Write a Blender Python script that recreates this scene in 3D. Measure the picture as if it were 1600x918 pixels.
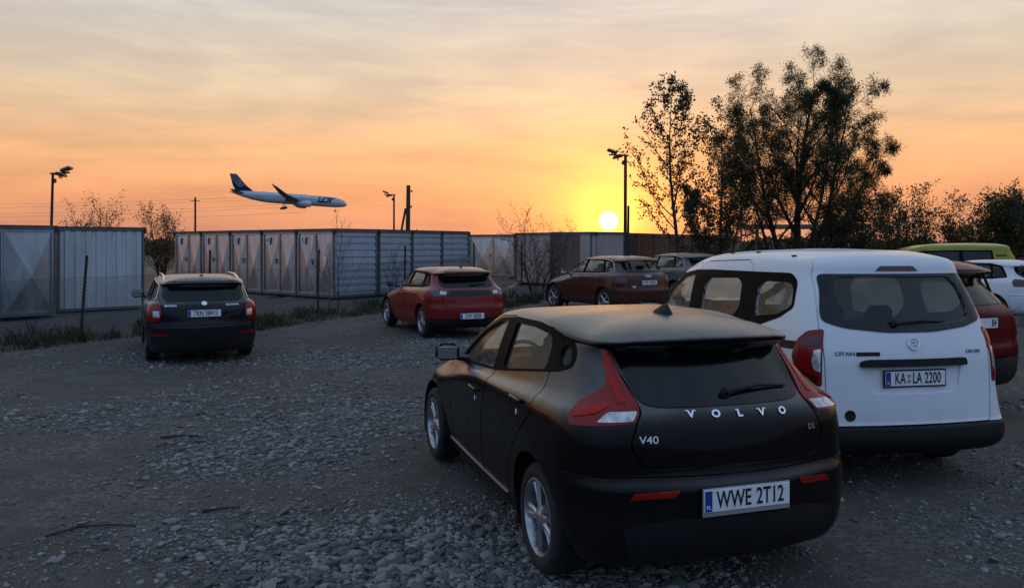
import bpy, bmesh, math, random
import numpy as np
from mathutils import Vector, Matrix
from mathutils.bvhtree import BVHTree
from mathutils.geometry import delaunay_2d_cdt

R = math.radians
random.seed(7)
rng = np.random.default_rng(11)
SC = bpy.context.scene
for o in list(bpy.data.objects):
    bpy.data.objects.remove(o)
COL = SC.collection

# ------------------------------------------------------------------ camera
CAMH = 1.907
cam = bpy.data.cameras.new('camera')
cam.sensor_width = 36.0
cam.lens = 36.0 * 1280 / 1600
cam.shift_y = (381.5 - 459.0) / 1600
cam.clip_start = 0.05
cam.clip_end = 20000
cam_ob = bpy.data.objects.new('camera', cam)
COL.objects.link(cam_ob)
cam_ob.location = (0, 0, CAMH)
cam_ob.rotation_euler = (R(90), 0, 0)
SC.camera = cam_ob

# ------------------------------------------------------------------ node helpers
class NT:
    def __init__(s, tree):
        s.t = tree
        s.n = tree.nodes
        s.l = tree.links

    def new(s, typ, **kw):
        nd = s.n.new(typ)
        for k, v in kw.items():
            setattr(nd, k, v)
        return nd

    def put(s, sock, v):
        if v is None:
            return
        if hasattr(v, 'is_output'):
            s.l.new(v, sock)
        else:
            sock.default_value = v

    def m(s, op, a, b=None, c=None, clamp=False):
        nd = s.new('ShaderNodeMath', operation=op, use_clamp=clamp)
        s.put(nd.inputs[0], a)
        s.put(nd.inputs[1], b)
        s.put(nd.inputs[2], c)
        return nd.outputs[0]

    def v(s, op, a, b=None):
        nd = s.new('ShaderNodeVectorMath', operation=op)
        s.put(nd.inputs[0], a)
        s.put(nd.inputs[1], b)
        return nd.outputs['Value'] if op in ('DOT_PRODUCT', 'LENGTH') else nd.outputs[0]

    def mix(s, f, a, b, mode='MIX', clamp=False):
        nd = s.new('ShaderNodeMix', data_type='RGBA', blend_type=mode)
        nd.clamp_result = clamp
        s.put(nd.inputs[0], f)
        s.put(nd.inputs[6], a if hasattr(a, 'is_output') else c4(a))
        s.put(nd.inputs[7], b if hasattr(b, 'is_output') else c4(b))
        return nd.outputs[2]

    def ramp(s, f, stops, interp='LINEAR'):
        nd = s.new('ShaderNodeValToRGB')
        cr = nd.color_ramp
        cr.interpolation = interp
        while len(cr.elements) < len(stops):
            cr.elements.new(0.5)
        for e, (p, c) in zip(cr.elements, stops):
            e.position = p
            e.color = c4(c)
        s.put(nd.inputs[0], f)
        return nd.outputs[0]

    def rng(s, f, a, b, c=0.0, d=1.0, smooth=False):
        nd = s.new('ShaderNodeMapRange')
        nd.interpolation_type = 'SMOOTHSTEP' if smooth else 'LINEAR'
        s.put(nd.inputs[0], f)
        for i, x in enumerate((a, b, c, d)):
            nd.inputs[i + 1].default_value = x
        return nd.outputs[0]

    def noise(s, vec, scale, detail=4.0, rough=0.55, dist=0.0):
        nd = s.new('ShaderNodeTexNoise')
        s.put(nd.inputs['Vector'], vec)
        nd.inputs['Scale'].default_value = scale
        nd.inputs['Detail'].default_value = detail
        nd.inputs['Roughness'].default_value = rough
        nd.inputs['Distortion'].default_value = dist
        return nd.outputs[0]

def c4(c):
    if isinstance(c, (int, float)):
        return (c, c, c, 1)
    return (c[0], c[1], c[2], 1)

# ------------------------------------------------------------------ world: sunset sky
SUN_AZ = math.atan2(951 - 800, 1280)           # to the right of +Y
SUN_EL = math.atan2(381.5 - 345, 1280 / math.cos(SUN_AZ))
SUN = Vector((math.sin(SUN_AZ) * math.cos(SUN_EL), math.cos(SUN_AZ) * math.cos(SUN_EL), math.sin(SUN_EL)))
world = bpy.data.worlds.new('World')
SC.world = world
world.use_nodes = True
w = NT(world.node_tree)
w.n.clear()
tc = w.new('ShaderNodeTexCoord')
D = w.v('NORMALIZE', tc.outputs['Generated'])
sep = w.new('ShaderNodeSeparateXYZ')
w.l.new(D, sep.inputs[0])
dz = w.m('MAXIMUM', sep.outputs[2], 0.0)
sd = w.v('DOT_PRODUCT', D, tuple(SUN))
ang = w.m('ARCCOSINE', w.m('MINIMUM', sd, 1.0))         # angle from the sun, radians
# wispy streaked clouds, laid out on a high plane
mp = w.new('ShaderNodeMapping')
mp.inputs['Rotation'].default_value = (0, R(-13), 0)
mp.inputs['Scale'].default_value = (1.0, 1.0, 6.5)
w.l.new(D, mp.inputs[0])
n1 = w.noise(mp.outputs[0], 1.7, 8, 0.56, 0.9)
n2 = w.noise(mp.outputs[0], 6.0, 7, 0.60, 0.6)
cl = w.rng(w.m('ADD', w.m('MULTIPLY', n1, 0.68), w.m('MULTIPLY', n2, 0.32)), 0.38, 0.64, 0, 1, True)
front = w.ramp(dz, [(0.0, (0.64, 0.27, 0.17)), (0.055, (0.81, 0.35, 0.17)), (0.11, (0.84, 0.47, 0.235)), (0.18, (0.74, 0.58, 0.40)),
                    (0.27, (0.60, 0.585, 0.53)), (0.42, (0.44, 0.48, 0.50)), (1.0, (0.27, 0.37, 0.53))])
back = w.ramp(dz, [(0.0, (0.13, 0.17, 0.26)), (0.12, (0.23, 0.32, 0.50)), (0.35, (0.31, 0.45, 0.72)), (1.0, (0.27, 0.37, 0.53))])
front = w.mix(1.0, front, (0.86, 0.86, 0.87), 'MULTIPLY')
base = w.mix(w.rng(sd, -0.45, 0.72, 0, 1, True), back, front)
g1 = w.m('POWER', 2.718, w.m('DIVIDE', ang, -0.30))
g2 = w.m('POWER', 2.718, w.m('DIVIDE', ang, -0.085))
g3 = w.m('POWER', 2.718, w.m('DIVIDE', ang, -0.030))
base = w.mix(1.0, base, w.mix(g1, (0, 0, 0), (0.20, 0.07, -0.05)), 'ADD')
base = w.mix(1.0, base, w.mix(g2, (0, 0, 0), (0.62, 0.17, -0.18)), 'ADD')
base = w.mix(1.0, base, w.mix(g3, (0, 0, 0), (2.0, 1.15, 0.02)), 'ADD')
cloudcol = w.mix(w.rng(cl, 0, 1, 0.0, 1.0), (0.87, 0.88, 0.93), (1.13, 1.12, 1.09))
base = w.mix(1.0, base, cloudcol, 'MULTIPLY')
disc = w.rng(ang, 0.0040, 0.0135, 1, 0, True)
base = w.mix(disc, base, (9.0, 6.6, 2.6))
bg = w.new('ShaderNodeBackground')
w.l.new(base, bg.inputs[0])
bg.inputs[1].default_value = 1.0
wo = w.new('ShaderNodeOutputWorld')
w.l.new(bg.outputs[0], wo.inputs[0])

# ------------------------------------------------------------------ sun lamp and exposure
sun = bpy.data.lights.new('sun', 'SUN')
sun.energy = 2.2
sun.angle = R(0.5)
sun.color = (1.0, 0.50, 0.16)
sun_ob = bpy.data.objects.new('sun', sun)
COL.objects.link(sun_ob)
sun_ob.rotation_euler = SUN.to_track_quat('Z', 'Y').to_euler()
SC.view_settings.view_transform = 'Standard'
SC.view_settings.look = 'None'
SC.view_settings.exposure = 0.28
SC.view_settings.gamma = 1.0

# ------------------------------------------------------------------ materials
MATS = {}

def mat(name, col, rough=0.6, metal=0.0, coat=0.0, var=0.0, vscale=6.0, bump=0.0, bscale=60.0, col2=None, rvar=0.0, coords='Object', spec=0.5, coat_rough=0.05, vscale3=None, trans=None):
    if name in MATS:
        return MATS[name]
    m_ = bpy.data.materials.new(name)
    m_.use_nodes = True
    t = NT(m_.node_tree)
    p = t.n['Principled BSDF']
    tcn = t.new('ShaderNodeTexCoord')
    vec = tcn.outputs[coords]
    if vscale3:
        mpn = t.new('ShaderNodeMapping')
        mpn.inputs['Scale'].default_value = vscale3
        t.l.new(vec, mpn.inputs[0])
        vec = mpn.outputs[0]
    p.inputs['Base Color'].default_value = c4(col)
    if var > 0 or col2 is not None:
        nf = t.rng(t.noise(vec, vscale, 6, 0.6), 0.32, 0.68)
        c2 = col2 if col2 is not None else tuple(x * (1 - var) for x in col)
        c1 = col if col2 is not None else tuple(min(1, x * (1 + var * 0.5)) for x in col)
        t.l.new(t.mix(nf, c2, c1), p.inputs['Base Color'])
    p.inputs['Roughness'].default_value = rough
    if rvar > 0:
        t.l.new(t.rng(t.noise(vec, vscale * 2.3, 5, 0.65), 0.3, 0.7, max(0.02, rough - rvar), min(1, rough + rvar)), p.inputs['Roughness'])
    p.inputs['Metallic'].default_value = metal
    p.inputs['Coat Weight'].default_value = coat
    p.inputs['Coat Roughness'].default_value = coat_rough
    p.inputs['Specular IOR Level'].default_value = spec
    if bump > 0:
        b = t.new('ShaderNodeBump')
        b.inputs['Strength'].default_value = bump
        b.inputs['Distance'].default_value = 0.02
        t.l.new(t.noise(vec, bscale, 6, 0.65), b.inputs['Height'])
        t.l.new(b.outputs[0], p.inputs['Normal'])
    MATS[name] = m_
    return m_

def paint(name, col, rough=0.32, dew=0.5, metal=0.0, coat=0.45):
    """car paint: clear coat, with dew and dust that sit on faces turned to the sky"""
    if name in MATS:
        return MATS[name]
    m_ = bpy.data.materials.new(name)
    m_.use_nodes = True
    t = NT(m_.node_tree)
    p = t.n['Principled BSDF']
    tcn = t.new('ShaderNodeTexCoord')
    geo = t.new('ShaderNodeNewGeometry')
    sp = t.new('ShaderNodeSeparateXYZ')
    t.l.new(geo.outputs['Normal'], sp.inputs[0])
    nz = t.noise(tcn.outputs['Object'], 7.0, 6, 0.65)
    nf = t.noise(tcn.outputs['Object'], 260.0, 2, 0.6)
    up = t.m('MULTIPLY', t.rng(sp.outputs[2], 0.25, 0.9, 0, dew, True), t.rng(nz, 0.25, 0.6, 0.55, 1.0))
    low = t.new('ShaderNodeSeparateXYZ')
    t.l.new(tcn.outputs['Object'], low.inputs[0])
    dirt = t.m('MULTIPLY', t.rng(low.outputs[2], 0.75, 0.2, 0, 0.55, True), t.rng(nz, 0.35, 0.7, 0.3, 1.0))
    col_d = t.mix(t.m('MULTIPLY', up, 0.25), col, (0.30, 0.29, 0.27))
    col_d = t.mix(dirt, col_d, (0.030, 0.028, 0.026))
    t.l.new(col_d, p.inputs['Base Color'])
    p.inputs['Metallic'].default_value = metal
    t.l.new(t.m('ADD', min(0.06, coat * 0.2), t.m('MULTIPLY', up, 0.5)), p.inputs['Specular IOR Level'])
    t.l.new(t.m('ADD', t.m('ADD', rough, t.m('MULTIPLY', up, 0.22)), t.m('MULTIPLY', dirt, 0.3)), p.inputs['Roughness'])
    t.l.new(t.m('ADD', t.m('MULTIPLY', t.m('SUBTRACT', 1.0, dirt), coat), t.m('MULTIPLY', up, 1.0 - coat)), p.inputs['Coat Weight'])
    t.l.new(t.m('ADD', 0.035, t.m('MULTIPLY', up, 0.34)), p.inputs['Coat Roughness'])
    b = t.new('ShaderNodeBump')
    b.inputs['Distance'].default_value = 0.002
    t.l.new(t.m('ADD', t.m('MULTIPLY', up, 0.14), 0.004), b.inputs['Strength'])
    t.l.new(nf, b.inputs['Height'])
    t.l.new(b.outputs[0], p.inputs['Normal'])
    t.l.new(b.outputs[0], p.inputs['Coat Normal'])
    MATS[name] = m_
    return m_

def glass(name, tint=(0.75, 0.78, 0.76), fog=0.12, rough=0.04, fogcol=(0.75, 0.78, 0.78), refl=1.0):
    """pane: tinted see-through, sky reflection, and a film of dew that scatters light"""
    if name in MATS:
        return MATS[name]
    m_ = bpy.data.materials.new(name)
    m_.use_nodes = True
    t = NT(m_.node_tree)
    t.n.clear()
    out = t.new('ShaderNodeOutputMaterial')
    tr = t.new('ShaderNodeBsdfTransparent')
    tr.inputs[0].default_value = c4(tint)
    tl = t.new('ShaderNodeBsdfTranslucent')
    tl.inputs[0].default_value = c4(fogcol)
    df = t.new('ShaderNodeBsdfDiffuse')
    df.inputs[0].default_value = c4(tuple(0.7 * x for x in fogcol))
    gl = t.new('ShaderNodeBsdfGlossy')
    gl.inputs['Roughness'].default_value = rough
    fr = t.new('ShaderNodeFresnel')
    fr.inputs[0].default_value = 1.5
    tcn = t.new('ShaderNodeTexCoord')
    nz = t.noise(tcn.outputs['Object'], 3.5, 5, 0.6)
    fm = t.new('ShaderNodeMixShader')
    t.l.new(t.rng(nz, 0.3, 0.7, fog * 0.6, min(1.0, fog * 1.4)), fm.inputs[0])
    sc_ = t.new('ShaderNodeMixShader')
    sc_.inputs[0].default_value = 0.12
    t.l.new(tl.outputs[0], sc_.inputs[1])
    t.l.new(df.outputs[0], sc_.inputs[2])
    t.l.new(tr.outputs[0], fm.inputs[1])
    t.l.new(sc_.outputs[0], fm.inputs[2])
    mx = t.new('ShaderNodeMixShader')
    t.l.new(t.m('MULTIPLY', fr.outputs[0], refl), mx.inputs[0])
    t.l.new(fm.outputs[0], mx.inputs[1])
    t.l.new(gl.outputs[0], mx.inputs[2])
    t.l.new(mx.outputs[0], out.inputs[0])
    MATS[name] = m_
    return m_

# ------------------------------------------------------------------ mesh helpers
def mesh_from(name, verts, faces, mats=(), smooth=False, mi=None):
    me = bpy.data.meshes.new(name)
    me.from_pydata([tuple(map(float, v)) for v in verts], [], [tuple(f) for f in faces])
    for m_ in mats:
        me.materials.append(m_)
    if mi is not None:
        me.polygons.foreach_set('material_index', np.asarray(mi, dtype=np.int32))
    if smooth:
        me.polygons.foreach_set('use_smooth', np.ones(len(me.polygons), dtype=bool))
    me.update()
    return me

def ob(name, me, parent=None, loc=None, rot=None, label=None, cat=None, group=None, kind=None):
    o = bpy.data.objects.new(name, me)
    COL.objects.link(o)
    if parent is not None:
        o.parent = parent
    if loc is not None:
        o.location = loc
    if rot is not None:
        o.rotation_euler = rot
    if label:
        o['label'] = label
    if cat:
        o['category'] = cat
    if group:
        o['group'] = group
    if kind:
        o['kind'] = kind
    return o

class MB:
    """collects simple shapes into one mesh"""
    def __init__(s):
        s.v, s.f, s.mi = [], [], []

    def add(s, verts, faces, mi=0):
        o = len(s.v)
        s.v.extend(tuple(v) for v in verts)
        s.f.extend(tuple(i + o for i in f) for f in faces)
        s.mi.extend([mi] * len(faces))

    def box(s, c, d, mi=0, M=None, taper=1.0):
        x, y, z = (q / 2 for q in d)
        vs = [Vector((sx * x * (taper if sz > 0 else 1), sy * y * (taper if sz > 0 else 1), sz * z)) for sz in (-1, 1) for sx, sy in ((-1, -1), (1, -1), (1, 1), (-1, 1))]
        if M is not None:
            vs = [M @ v for v in vs]
        s.add([v + Vector(c) for v in vs], [(3, 2, 1, 0), (4, 5, 6, 7), (0, 1, 5, 4), (1, 2, 6, 5), (2, 3, 7, 6), (3, 0, 4, 7)], mi)

    def rbox(s, c, d, r, mi=0, M=None):
        """box with chamfered edges"""
        x, y, z = (q / 2 for q in d)
        vs, fs = [], []
        for sz, inset in ((-1, r), (-1, 0), (1, 0), (1, r)):
            zz = sz * z if inset else sz * (z - r)
            for (sx, sy, kx) in ((-1, -1, 0), (-1, -1, 1), (1, -1, 1), (1, -1, 0), (1, 1, 0), (1, 1, 1), (-1, 1, 1), (-1, 1, 0)):
                ax, ay = x - inset, y - inset
                vs.append(Vector((sx * (ax - (r if kx else 0)), sy * (ay - (0 if kx else r)), zz)))
        for k in range(3):
            for j in range(8):
                a, b = k * 8 + j, k * 8 + (j + 1) % 8
                fs.append((a, b, b + 8, a + 8))
        fs.append(tuple(range(7, -1, -1)))
        fs.append(tuple(range(24, 32)))
        if M is not None:
            vs = [M @ v for v in vs]
        s.add([v + Vector(c) for v in vs], fs, mi)

    def tube(s, pts, rad, n=6, mi=0, cap=True):
        pts = [Vector(p) for p in pts]
        rad = rad if hasattr(rad, '__len__') else [rad] * len(pts)
        o = len(s.v)
        up = None
        for i, p in enumerate(pts):
            a = pts[max(0, i - 1)]
            b = pts[min(len(pts) - 1, i + 1)]
            t = (b - a).normalized()
            if up is None:
                up = t.orthogonal().normalized()
            up = (up - t * up.dot(t))
            up = up.normalized() if up.length > 1e-6 else t.orthogonal().normalized()
            q = t.cross(up)
            for k in range(n):
                an = 2 * math.pi * k / n
                s.v.append(tuple(p + (up * math.cos(an) + q * math.sin(an)) * rad[i]))
        for i in range(len(pts) - 1):
            for k in range(n):
                a, b = o + i * n + k, o + i * n + (k + 1) % n
                s.f.append((a, b, b + n, a + n))
                s.mi.append(mi)
        if cap:
            s.f.append(tuple(o + k for k in range(n - 1, -1, -1)))
            s.mi.append(mi)
            e = o + (len(pts) - 1) * n
            s.f.append(tuple(e + k for k in range(n)))
            s.mi.append(mi)

    def lathe(s, prof, n=24, mi=0, axis='y', c=(0, 0, 0), close=False):
        """prof: (radius, along-axis) pairs"""
        o = len(s.v)
        for (r, h) in prof:
            for k in range(n):
                a = 2 * math.pi * k / n
                p = {'y': (r * math.cos(a), h, r * math.sin(a)), 'z': (r * math.cos(a), r * math.sin(a), h), 'x': (h, r * math.cos(a), r * math.sin(a))}[axis]
                s.v.append((p[0] + c[0], p[1] + c[1], p[2] + c[2]))
        m_ = len(prof)
        for i in range(m_ if close else m_ - 1):
            for k in range(n):
                a, b = o + i * n + k, o + i * n + (k + 1) % n
                i2 = ((i + 1) % m_) * n + o
                s.f.append((a, b, i2 + (k + 1) % n, i2 + k))
                s.mi.append(mi)

    def prism(s, poly, h0, h1, mi=0, to3=None):
        """poly: 2D outline; to3(a, b, h) gives the point"""
        n = len(poly)
        vs = [to3(a, b, h0) for a, b in poly] + [to3(a, b, h1) for a, b in poly]
        fs = [tuple(range(n - 1, -1, -1)), tuple(range(n, 2 * n))]
        fs += [(i, (i + 1) % n, n + (i + 1) % n, n + i) for i in range(n)]
        s.add(vs, fs, mi)

    def mesh(s, name, mats, smooth=False, angle=None, fix=False):
        me = mesh_from(name, s.v, s.f, mats, smooth or angle is not None, s.mi)
        if fix:
            bm = bmesh.new()
            bm.from_mesh(me)
            bmesh.ops.recalc_face_normals(bm, faces=bm.faces)
            bm.to_mesh(me)
            bm.free()
        if angle is not None:
            me.set_sharp_from_angle(angle=R(angle))
        return me

    def build(s, name, mats, parent=None, smooth=False, angle=None, fix=True, **kw):
        mats = mats if isinstance(mats, (list, tuple)) else [mats]
        return ob(name, s.mesh(name, mats, smooth, angle, fix), parent, **kw)

def rounded(poly, r, k=4):
    """round the corners of a 2D outline"""
    out = []
    n = len(poly)
    P = [Vector((p[0], p[1])) for p in poly]
    for i in range(n):
        a, b, c = P[i - 1], P[i], P[(i + 1) % n]
        rr = poly[i][2] if len(poly[i]) > 2 else r
        d1, d2 = (a - b), (c - b)
        q1 = b + d1.normalized() * min(rr, d1.length * 0.46)
        q2 = b + d2.normalized() * min(rr, d2.length * 0.46)
        if rr < 1e-4:
            out.append(tuple(b))
            continue
        for j in range(k + 1):
            t = j / k
            p = q1 * (1 - t) ** 2 + b * 2 * t * (1 - t) + q2 * t * t
            out.append((p.x, p.y))
    return out

def area2(poly):
    return 0.5 * sum(poly[i - 1][0] * poly[i][1] - poly[i][0] * poly[i - 1][1] for i in range(len(poly)))

def grow(poly, d):
    """offset an outline outwards by d"""
    if area2(poly) < 0:
        poly = poly[::-1]
    n = len(poly)
    out = []
    for i in range(n):
        a, b, c = (Vector(poly[i - 1][:2]), Vector(poly[i][:2]), Vector(poly[(i + 1) % n][:2]))
        e1, e2 = (b - a), (c - b)
        if e1.length < 1e-7 or e2.length < 1e-7:
            out.append(tuple(b))
            continue
        n1 = Vector((e1.y, -e1.x)).normalized()
        n2 = Vector((e2.y, -e2.x)).normalized()
        h = n1 + n2
        h = h / max(0.35, h.length_squared / 2)
        out.append((b.x + h.x * d, b.y + h.y * d))
    return out

def text_mesh(txt, size, depth, mats, bold=0.0, spacing=1.0, xscale=1.0, shear=0.0, align='CENTER'):
    cu = bpy.data.curves.new('text', 'FONT')
    cu.body = txt
    cu.size = size
    cu.extrude = depth
    cu.offset = bold
    cu.space_character = spacing
    cu.align_x = align
    cu.align_y = 'CENTER'
    cu.shear = shear
    cu.resolution_u = 3
    o = bpy.data.objects.new('text', cu)
    COL.objects.link(o)
    dg = bpy.context.evaluated_depsgraph_get()
    me = bpy.data.meshes.new_from_object(o.evaluated_get(dg))
    bpy.data.objects.remove(o)
    if xscale != 1.0:
        me.transform(Matrix.Diagonal((xscale, 1, 1, 1)))
    me.materials.clear()
    for m_ in mats:
        me.materials.append(m_)
    return me
# ------------------------------------------------------------------ car bodies
def pchip(y, sub):
    """monotone cubic through rows of y (rows x cols), sub steps per row"""
    y = np.asarray(y, float)
    n = len(y)
    d = np.diff(y, axis=0)
    m_ = np.zeros_like(y)
    m_[0], m_[-1] = d[0], d[-1]
    a, b = d[:-1], d[1:]
    with np.errstate(divide='ignore', invalid='ignore'):
        hm = np.where(a * b > 0, 2 * a * b / (a + b), 0)
    m_[1:-1] = hm
    out = []
    for i in range(n - 1):
        for k in range(sub):
            t = k / sub
            h00, h10, h01, h11 = 2 * t**3 - 3 * t**2 + 1, t**3 - 2 * t**2 + t, -2 * t**3 + 3 * t**2, t**3 - t**2
            out.append(h00 * y[i] + h10 * m_[i] + h01 * y[i + 1] + h11 * m_[i + 1])
    out.append(y[-1])
    return np.array(out)

NR, NCN, NS, NF = 8, 8, 44, 8

def half_ring(row):
    zr, xr, br, rr, yr, zc, zs, ys, zf, xf, bf, rf, yf = row
    P = []
    ye = max(0.01, yr - rr)
    lr = rr * 1.25
    for i in range(NR):
        y = ye * i / NR
        P.append((xr + br * (y / ye) ** 2, y, zr - zc * (y / yr) ** 2))
    for i in range(NCN):
        a = math.pi / 2 * i / NCN
        y = ye + rr * math.sin(a)
        P.append((xr + br + lr * (1 - math.cos(a)), y, zr - zc * (y / yr) ** 2))
    x0 = xr + br + lr
    yfe = max(0.01, yf - rf)
    lf = rf * 1.25
    x1 = xf - bf - lf
    for i in range(NS + 1):
        t = i / NS
        x = x0 + (x1 - x0) * t
        wgt = 1 - abs(2 * t - 1) ** 2.6
        y = yr + (yf - yr) * t + (ys - (yr + yf) / 2) * wgt
        s = t / 0.5 if t < 0.5 else (1 - t) / 0.5
        s = s * s * (3 - 2 * s)
        ze = (zr - zc) if t < 0.5 else zf
        P.append((x, y, ze + (zs - ze) * s))
    for i in range(1, NCN + 1):
        a = math.pi / 2 * i / NCN
        P.append((x1 + lf * math.sin(a), yfe + rf * math.cos(a), zf))
    for i in range(1, NF + 1):
        y = yfe * (1 - i / NF)
        P.append((xf - bf * (y / yfe) ** 2, y, zf))
    return P

def loft(rows, sub, bumps=()):
    rows = pchip(rows, sub)
    H_ = [half_ring(r) for r in rows]
    M_ = len(H_[0]) - 1
    V, F = [], []
    for h in H_:
        V += [(p[0], p[1], p[2]) for p in h]
        V += [(p[0], -p[1], p[2]) for p in h[M_ - 1:0:-1]]
    V = np.array(V)
    for (xw, zw, amp, sx, sz) in bumps:
        g = amp * np.exp(-((V[:, 0] - xw) / sx) ** 2 - ((V[:, 2] - zw) / sz) ** 2)
        V[:, 1] += np.sign(V[:, 1]) * g * np.clip(np.abs(V[:, 1]) / 0.6 - 0.2, 0, 1)
    N = 2 * M_
    nr_ = len(rows)
    for i in range(nr_ - 1):
        for j in range(N):
            a, b = i * N + j, i * N + (j + 1) % N
            F.append((a, a + N, b + N, b))
    for base, flip in ((0, False), ((nr_ - 1) * N, True)):
        for j in range(M_):
            q = [base + j, base + j + 1, base + (N - j - 1) % N, base + (N - j) % N]
            q = [x for i, x in enumerate(q) if x not in q[:i]]
            F.append(tuple(q[::-1]) if flip else tuple(q))
    return V, F

class Body:
    """closed hollow car shell that parts are cut from"""
    def __init__(s, rows, sub=4, thick=0.028, bumps=()):
        V, F = loft(rows, sub, bumps)
        me = mesh_from('outer', V, F, smooth=True)
        bm = bmesh.new()
        bm.from_mesh(me)
        bmesh.ops.recalc_face_normals(bm, faces=bm.faces)
        if bm.calc_volume(signed=True) < 0:
            bmesh.ops.reverse_faces(bm, faces=bm.faces)
        bm.to_mesh(me)
        bm.free()
        s.outer = me
        nv = len(me.vertices)
        co = np.empty(nv * 3)
        me.vertices.foreach_get('co', co)
        co = co.reshape(-1, 3)
        no = np.array([v.vector[:] for v in me.vertex_normals])
        faces = [tuple(p.vertices) for p in me.polygons]
        s.V, s.N, s.F = co, no, faces
        s.bvh = BVHTree.FromPolygons([tuple(c) for c in co], faces)
        allv = np.vstack([co, co - no * thick])
        allf = faces + [tuple(i + nv for i in f[::-1]) for f in faces]
        s.solid = mesh_from('solid', allv, allf, mi=[0] * len(faces) + [1] * len(faces))

    def hit(s, o, d):
        h = s.bvh.ray_cast(Vector(o), Vector(d).normalized(), 20)
        if h[0] is None:
            p, n, i, _ = s.bvh.find_nearest(Vector(o) + Vector(d).normalized() * 3)
            return s.bvh.find_nearest(p)[:3]
        return h[:3]

    def nrm(s, p, fi):
        vs = s.F[fi]
        n = Vector((0, 0, 0))
        for i in vs:
            n += Vector(s.N[i]) / ((p - Vector(s.V[i])).length + 1e-4)
        return n.normalized()

_tmp = []

def boolean(me, cut, op):
    a = bpy.data.objects.new('a', me)
    b = bpy.data.objects.new('b', cut)
    COL.objects.link(a)
    COL.objects.link(b)
    md = a.modifiers.new('b', 'BOOLEAN')
    md.object = b
    md.operation = op
    md.solver = BSOLVER
    dg = bpy.context.evaluated_depsgraph_get()
    r = bpy.data.meshes.new_from_object(a.evaluated_get(dg))
    bpy.data.objects.remove(a)
    bpy.data.objects.remove(b)
    return r

BSOLVER = 'MANIFOLD'
BLANK = [bpy.data.materials.new('slot%d' % i) for i in range(3)]

VIEW = {  # axis a, looking direction
    'left': (Vector((1, 0, 0)), Vector((0, -1, 0))),
    'right': (Vector((1, 0, 0)), Vector((0, 1, 0))),
    'rear': (Vector((0, 1, 0)), Vector((1, 0, 0))),
    'front': (Vector((0, 1, 0)), Vector((-1, 0, 0))),
    'top': (Vector((0, 1, 0)), Vector((0, 0, -1))),
}

def view(v):
    if v in VIEW:
        return VIEW[v]
    # oblique: degrees from the rear view towards the left side
    a = R(v)
    d = Vector((math.cos(a), -math.sin(a), 0))
    return Vector((math.sin(a), math.cos(a), 0)), d

def cutter(poly, v, h0, h1):
    """prism of an outline drawn in a view; h measured along the looking direction from the car's axis plane"""
    if area2(poly) < 0:
        poly = poly[::-1]
    A, Dn = view(v)
    mb = MB()
    mb.prism(poly, h0, h1, 2, lambda a, b, h: A * a + Vector((0, 0, b)) + Dn * h)
    me = mb.mesh('cut', BLANK, fix=True)
    return me

def patch(body, poly, v, off=0.004, thick=0.012, grid=0.05, zoff=None):
    """a sheet in the shape of an outline, laid on the body surface"""
    if area2(poly) < 0:
        poly = poly[::-1]
    A, Dn = view(v)
    n = len(poly)
    pts = []
    ed = []
    for i in range(n):
        a, b = Vector(poly[i]), Vector(poly[(i + 1) % n])
        k = max(1, int((b - a).length / grid))
        for j in range(k):
            pts.append(a + (b - a) * j / k)
    m_ = len(pts)
    xs = [p[0] for p in poly]
    ys = [p[1] for p in poly]
    P2 = [tuple(p) for p in poly]

    def inside(x, y):
        c = False
        for i in range(n):
            (x1, y1), (x2, y2) = P2[i - 1], P2[i]
            if (y1 > y) != (y2 > y) and x < (x2 - x1) * (y - y1) / (y2 - y1) + x1:
                c = not c
        return c
    gx = np.arange(min(xs) + grid / 2, max(xs), grid)
    gy = np.arange(min(ys) + grid / 2, max(ys), grid)
    for x in gx:
        for y in gy:
            if inside(x, y) and all((p - Vector((x, y))).length > grid * 0.45 for p in pts[:m_]):
                pts.append(Vector((x, y)))
    vs, _, fs, *_r = delaunay_2d_cdt(pts, [], [list(range(m_))], 1, 1e-5)
    v3, nn = [], []
    for p in vs:
        o = A * p[0] + Vector((0, 0, p[1])) - Dn * 6
        h, nm, fi = body.hit(o, Dn)
        nm = body.nrm(h, fi)
        v3.append(h + nm * off)
        nn.append(nm)
    fs = [list(f) for f in fs]
    # orient to the surface normal
    for f in fs:
        a, b, c = (v3[i] for i in f[:3])
        if (b - a).cross(c - a).dot(nn[f[0]]) < 0:
            f.reverse()
    nv = len(v3)
    mi = [0] * len(fs)
    if thick > 0:
        cnt = {}
        for f in fs:
            for i in range(len(f)):
                e = (f[i], f[(i + 1) % len(f)])
                cnt[e] = 1
        v3 = v3 + [v3[i] - nn[i] * thick for i in range(nv)]
        back = [[i + nv for i in f[::-1]] for f in fs]
        side = [(b, a, a + nv, b + nv) for (a, b) in cnt if (b, a) not in cnt]
        fs = fs + back + side
    me = mesh_from('patch', v3, fs)
    nf0 = len(mi)
    sm = np.zeros(len(me.polygons), dtype=bool)
    sm[:nf0] = True
    me.polygons.foreach_set('use_smooth', sm)
    # smooth outer normals taken from the body
    nl = []
    for p in me.polygons:
        for vi in p.vertices:
            nl.append(tuple(nn[vi]) if p.index < nf0 else tuple(p.normal))
    me.normals_split_custom_set(nl)
    return me

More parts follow.
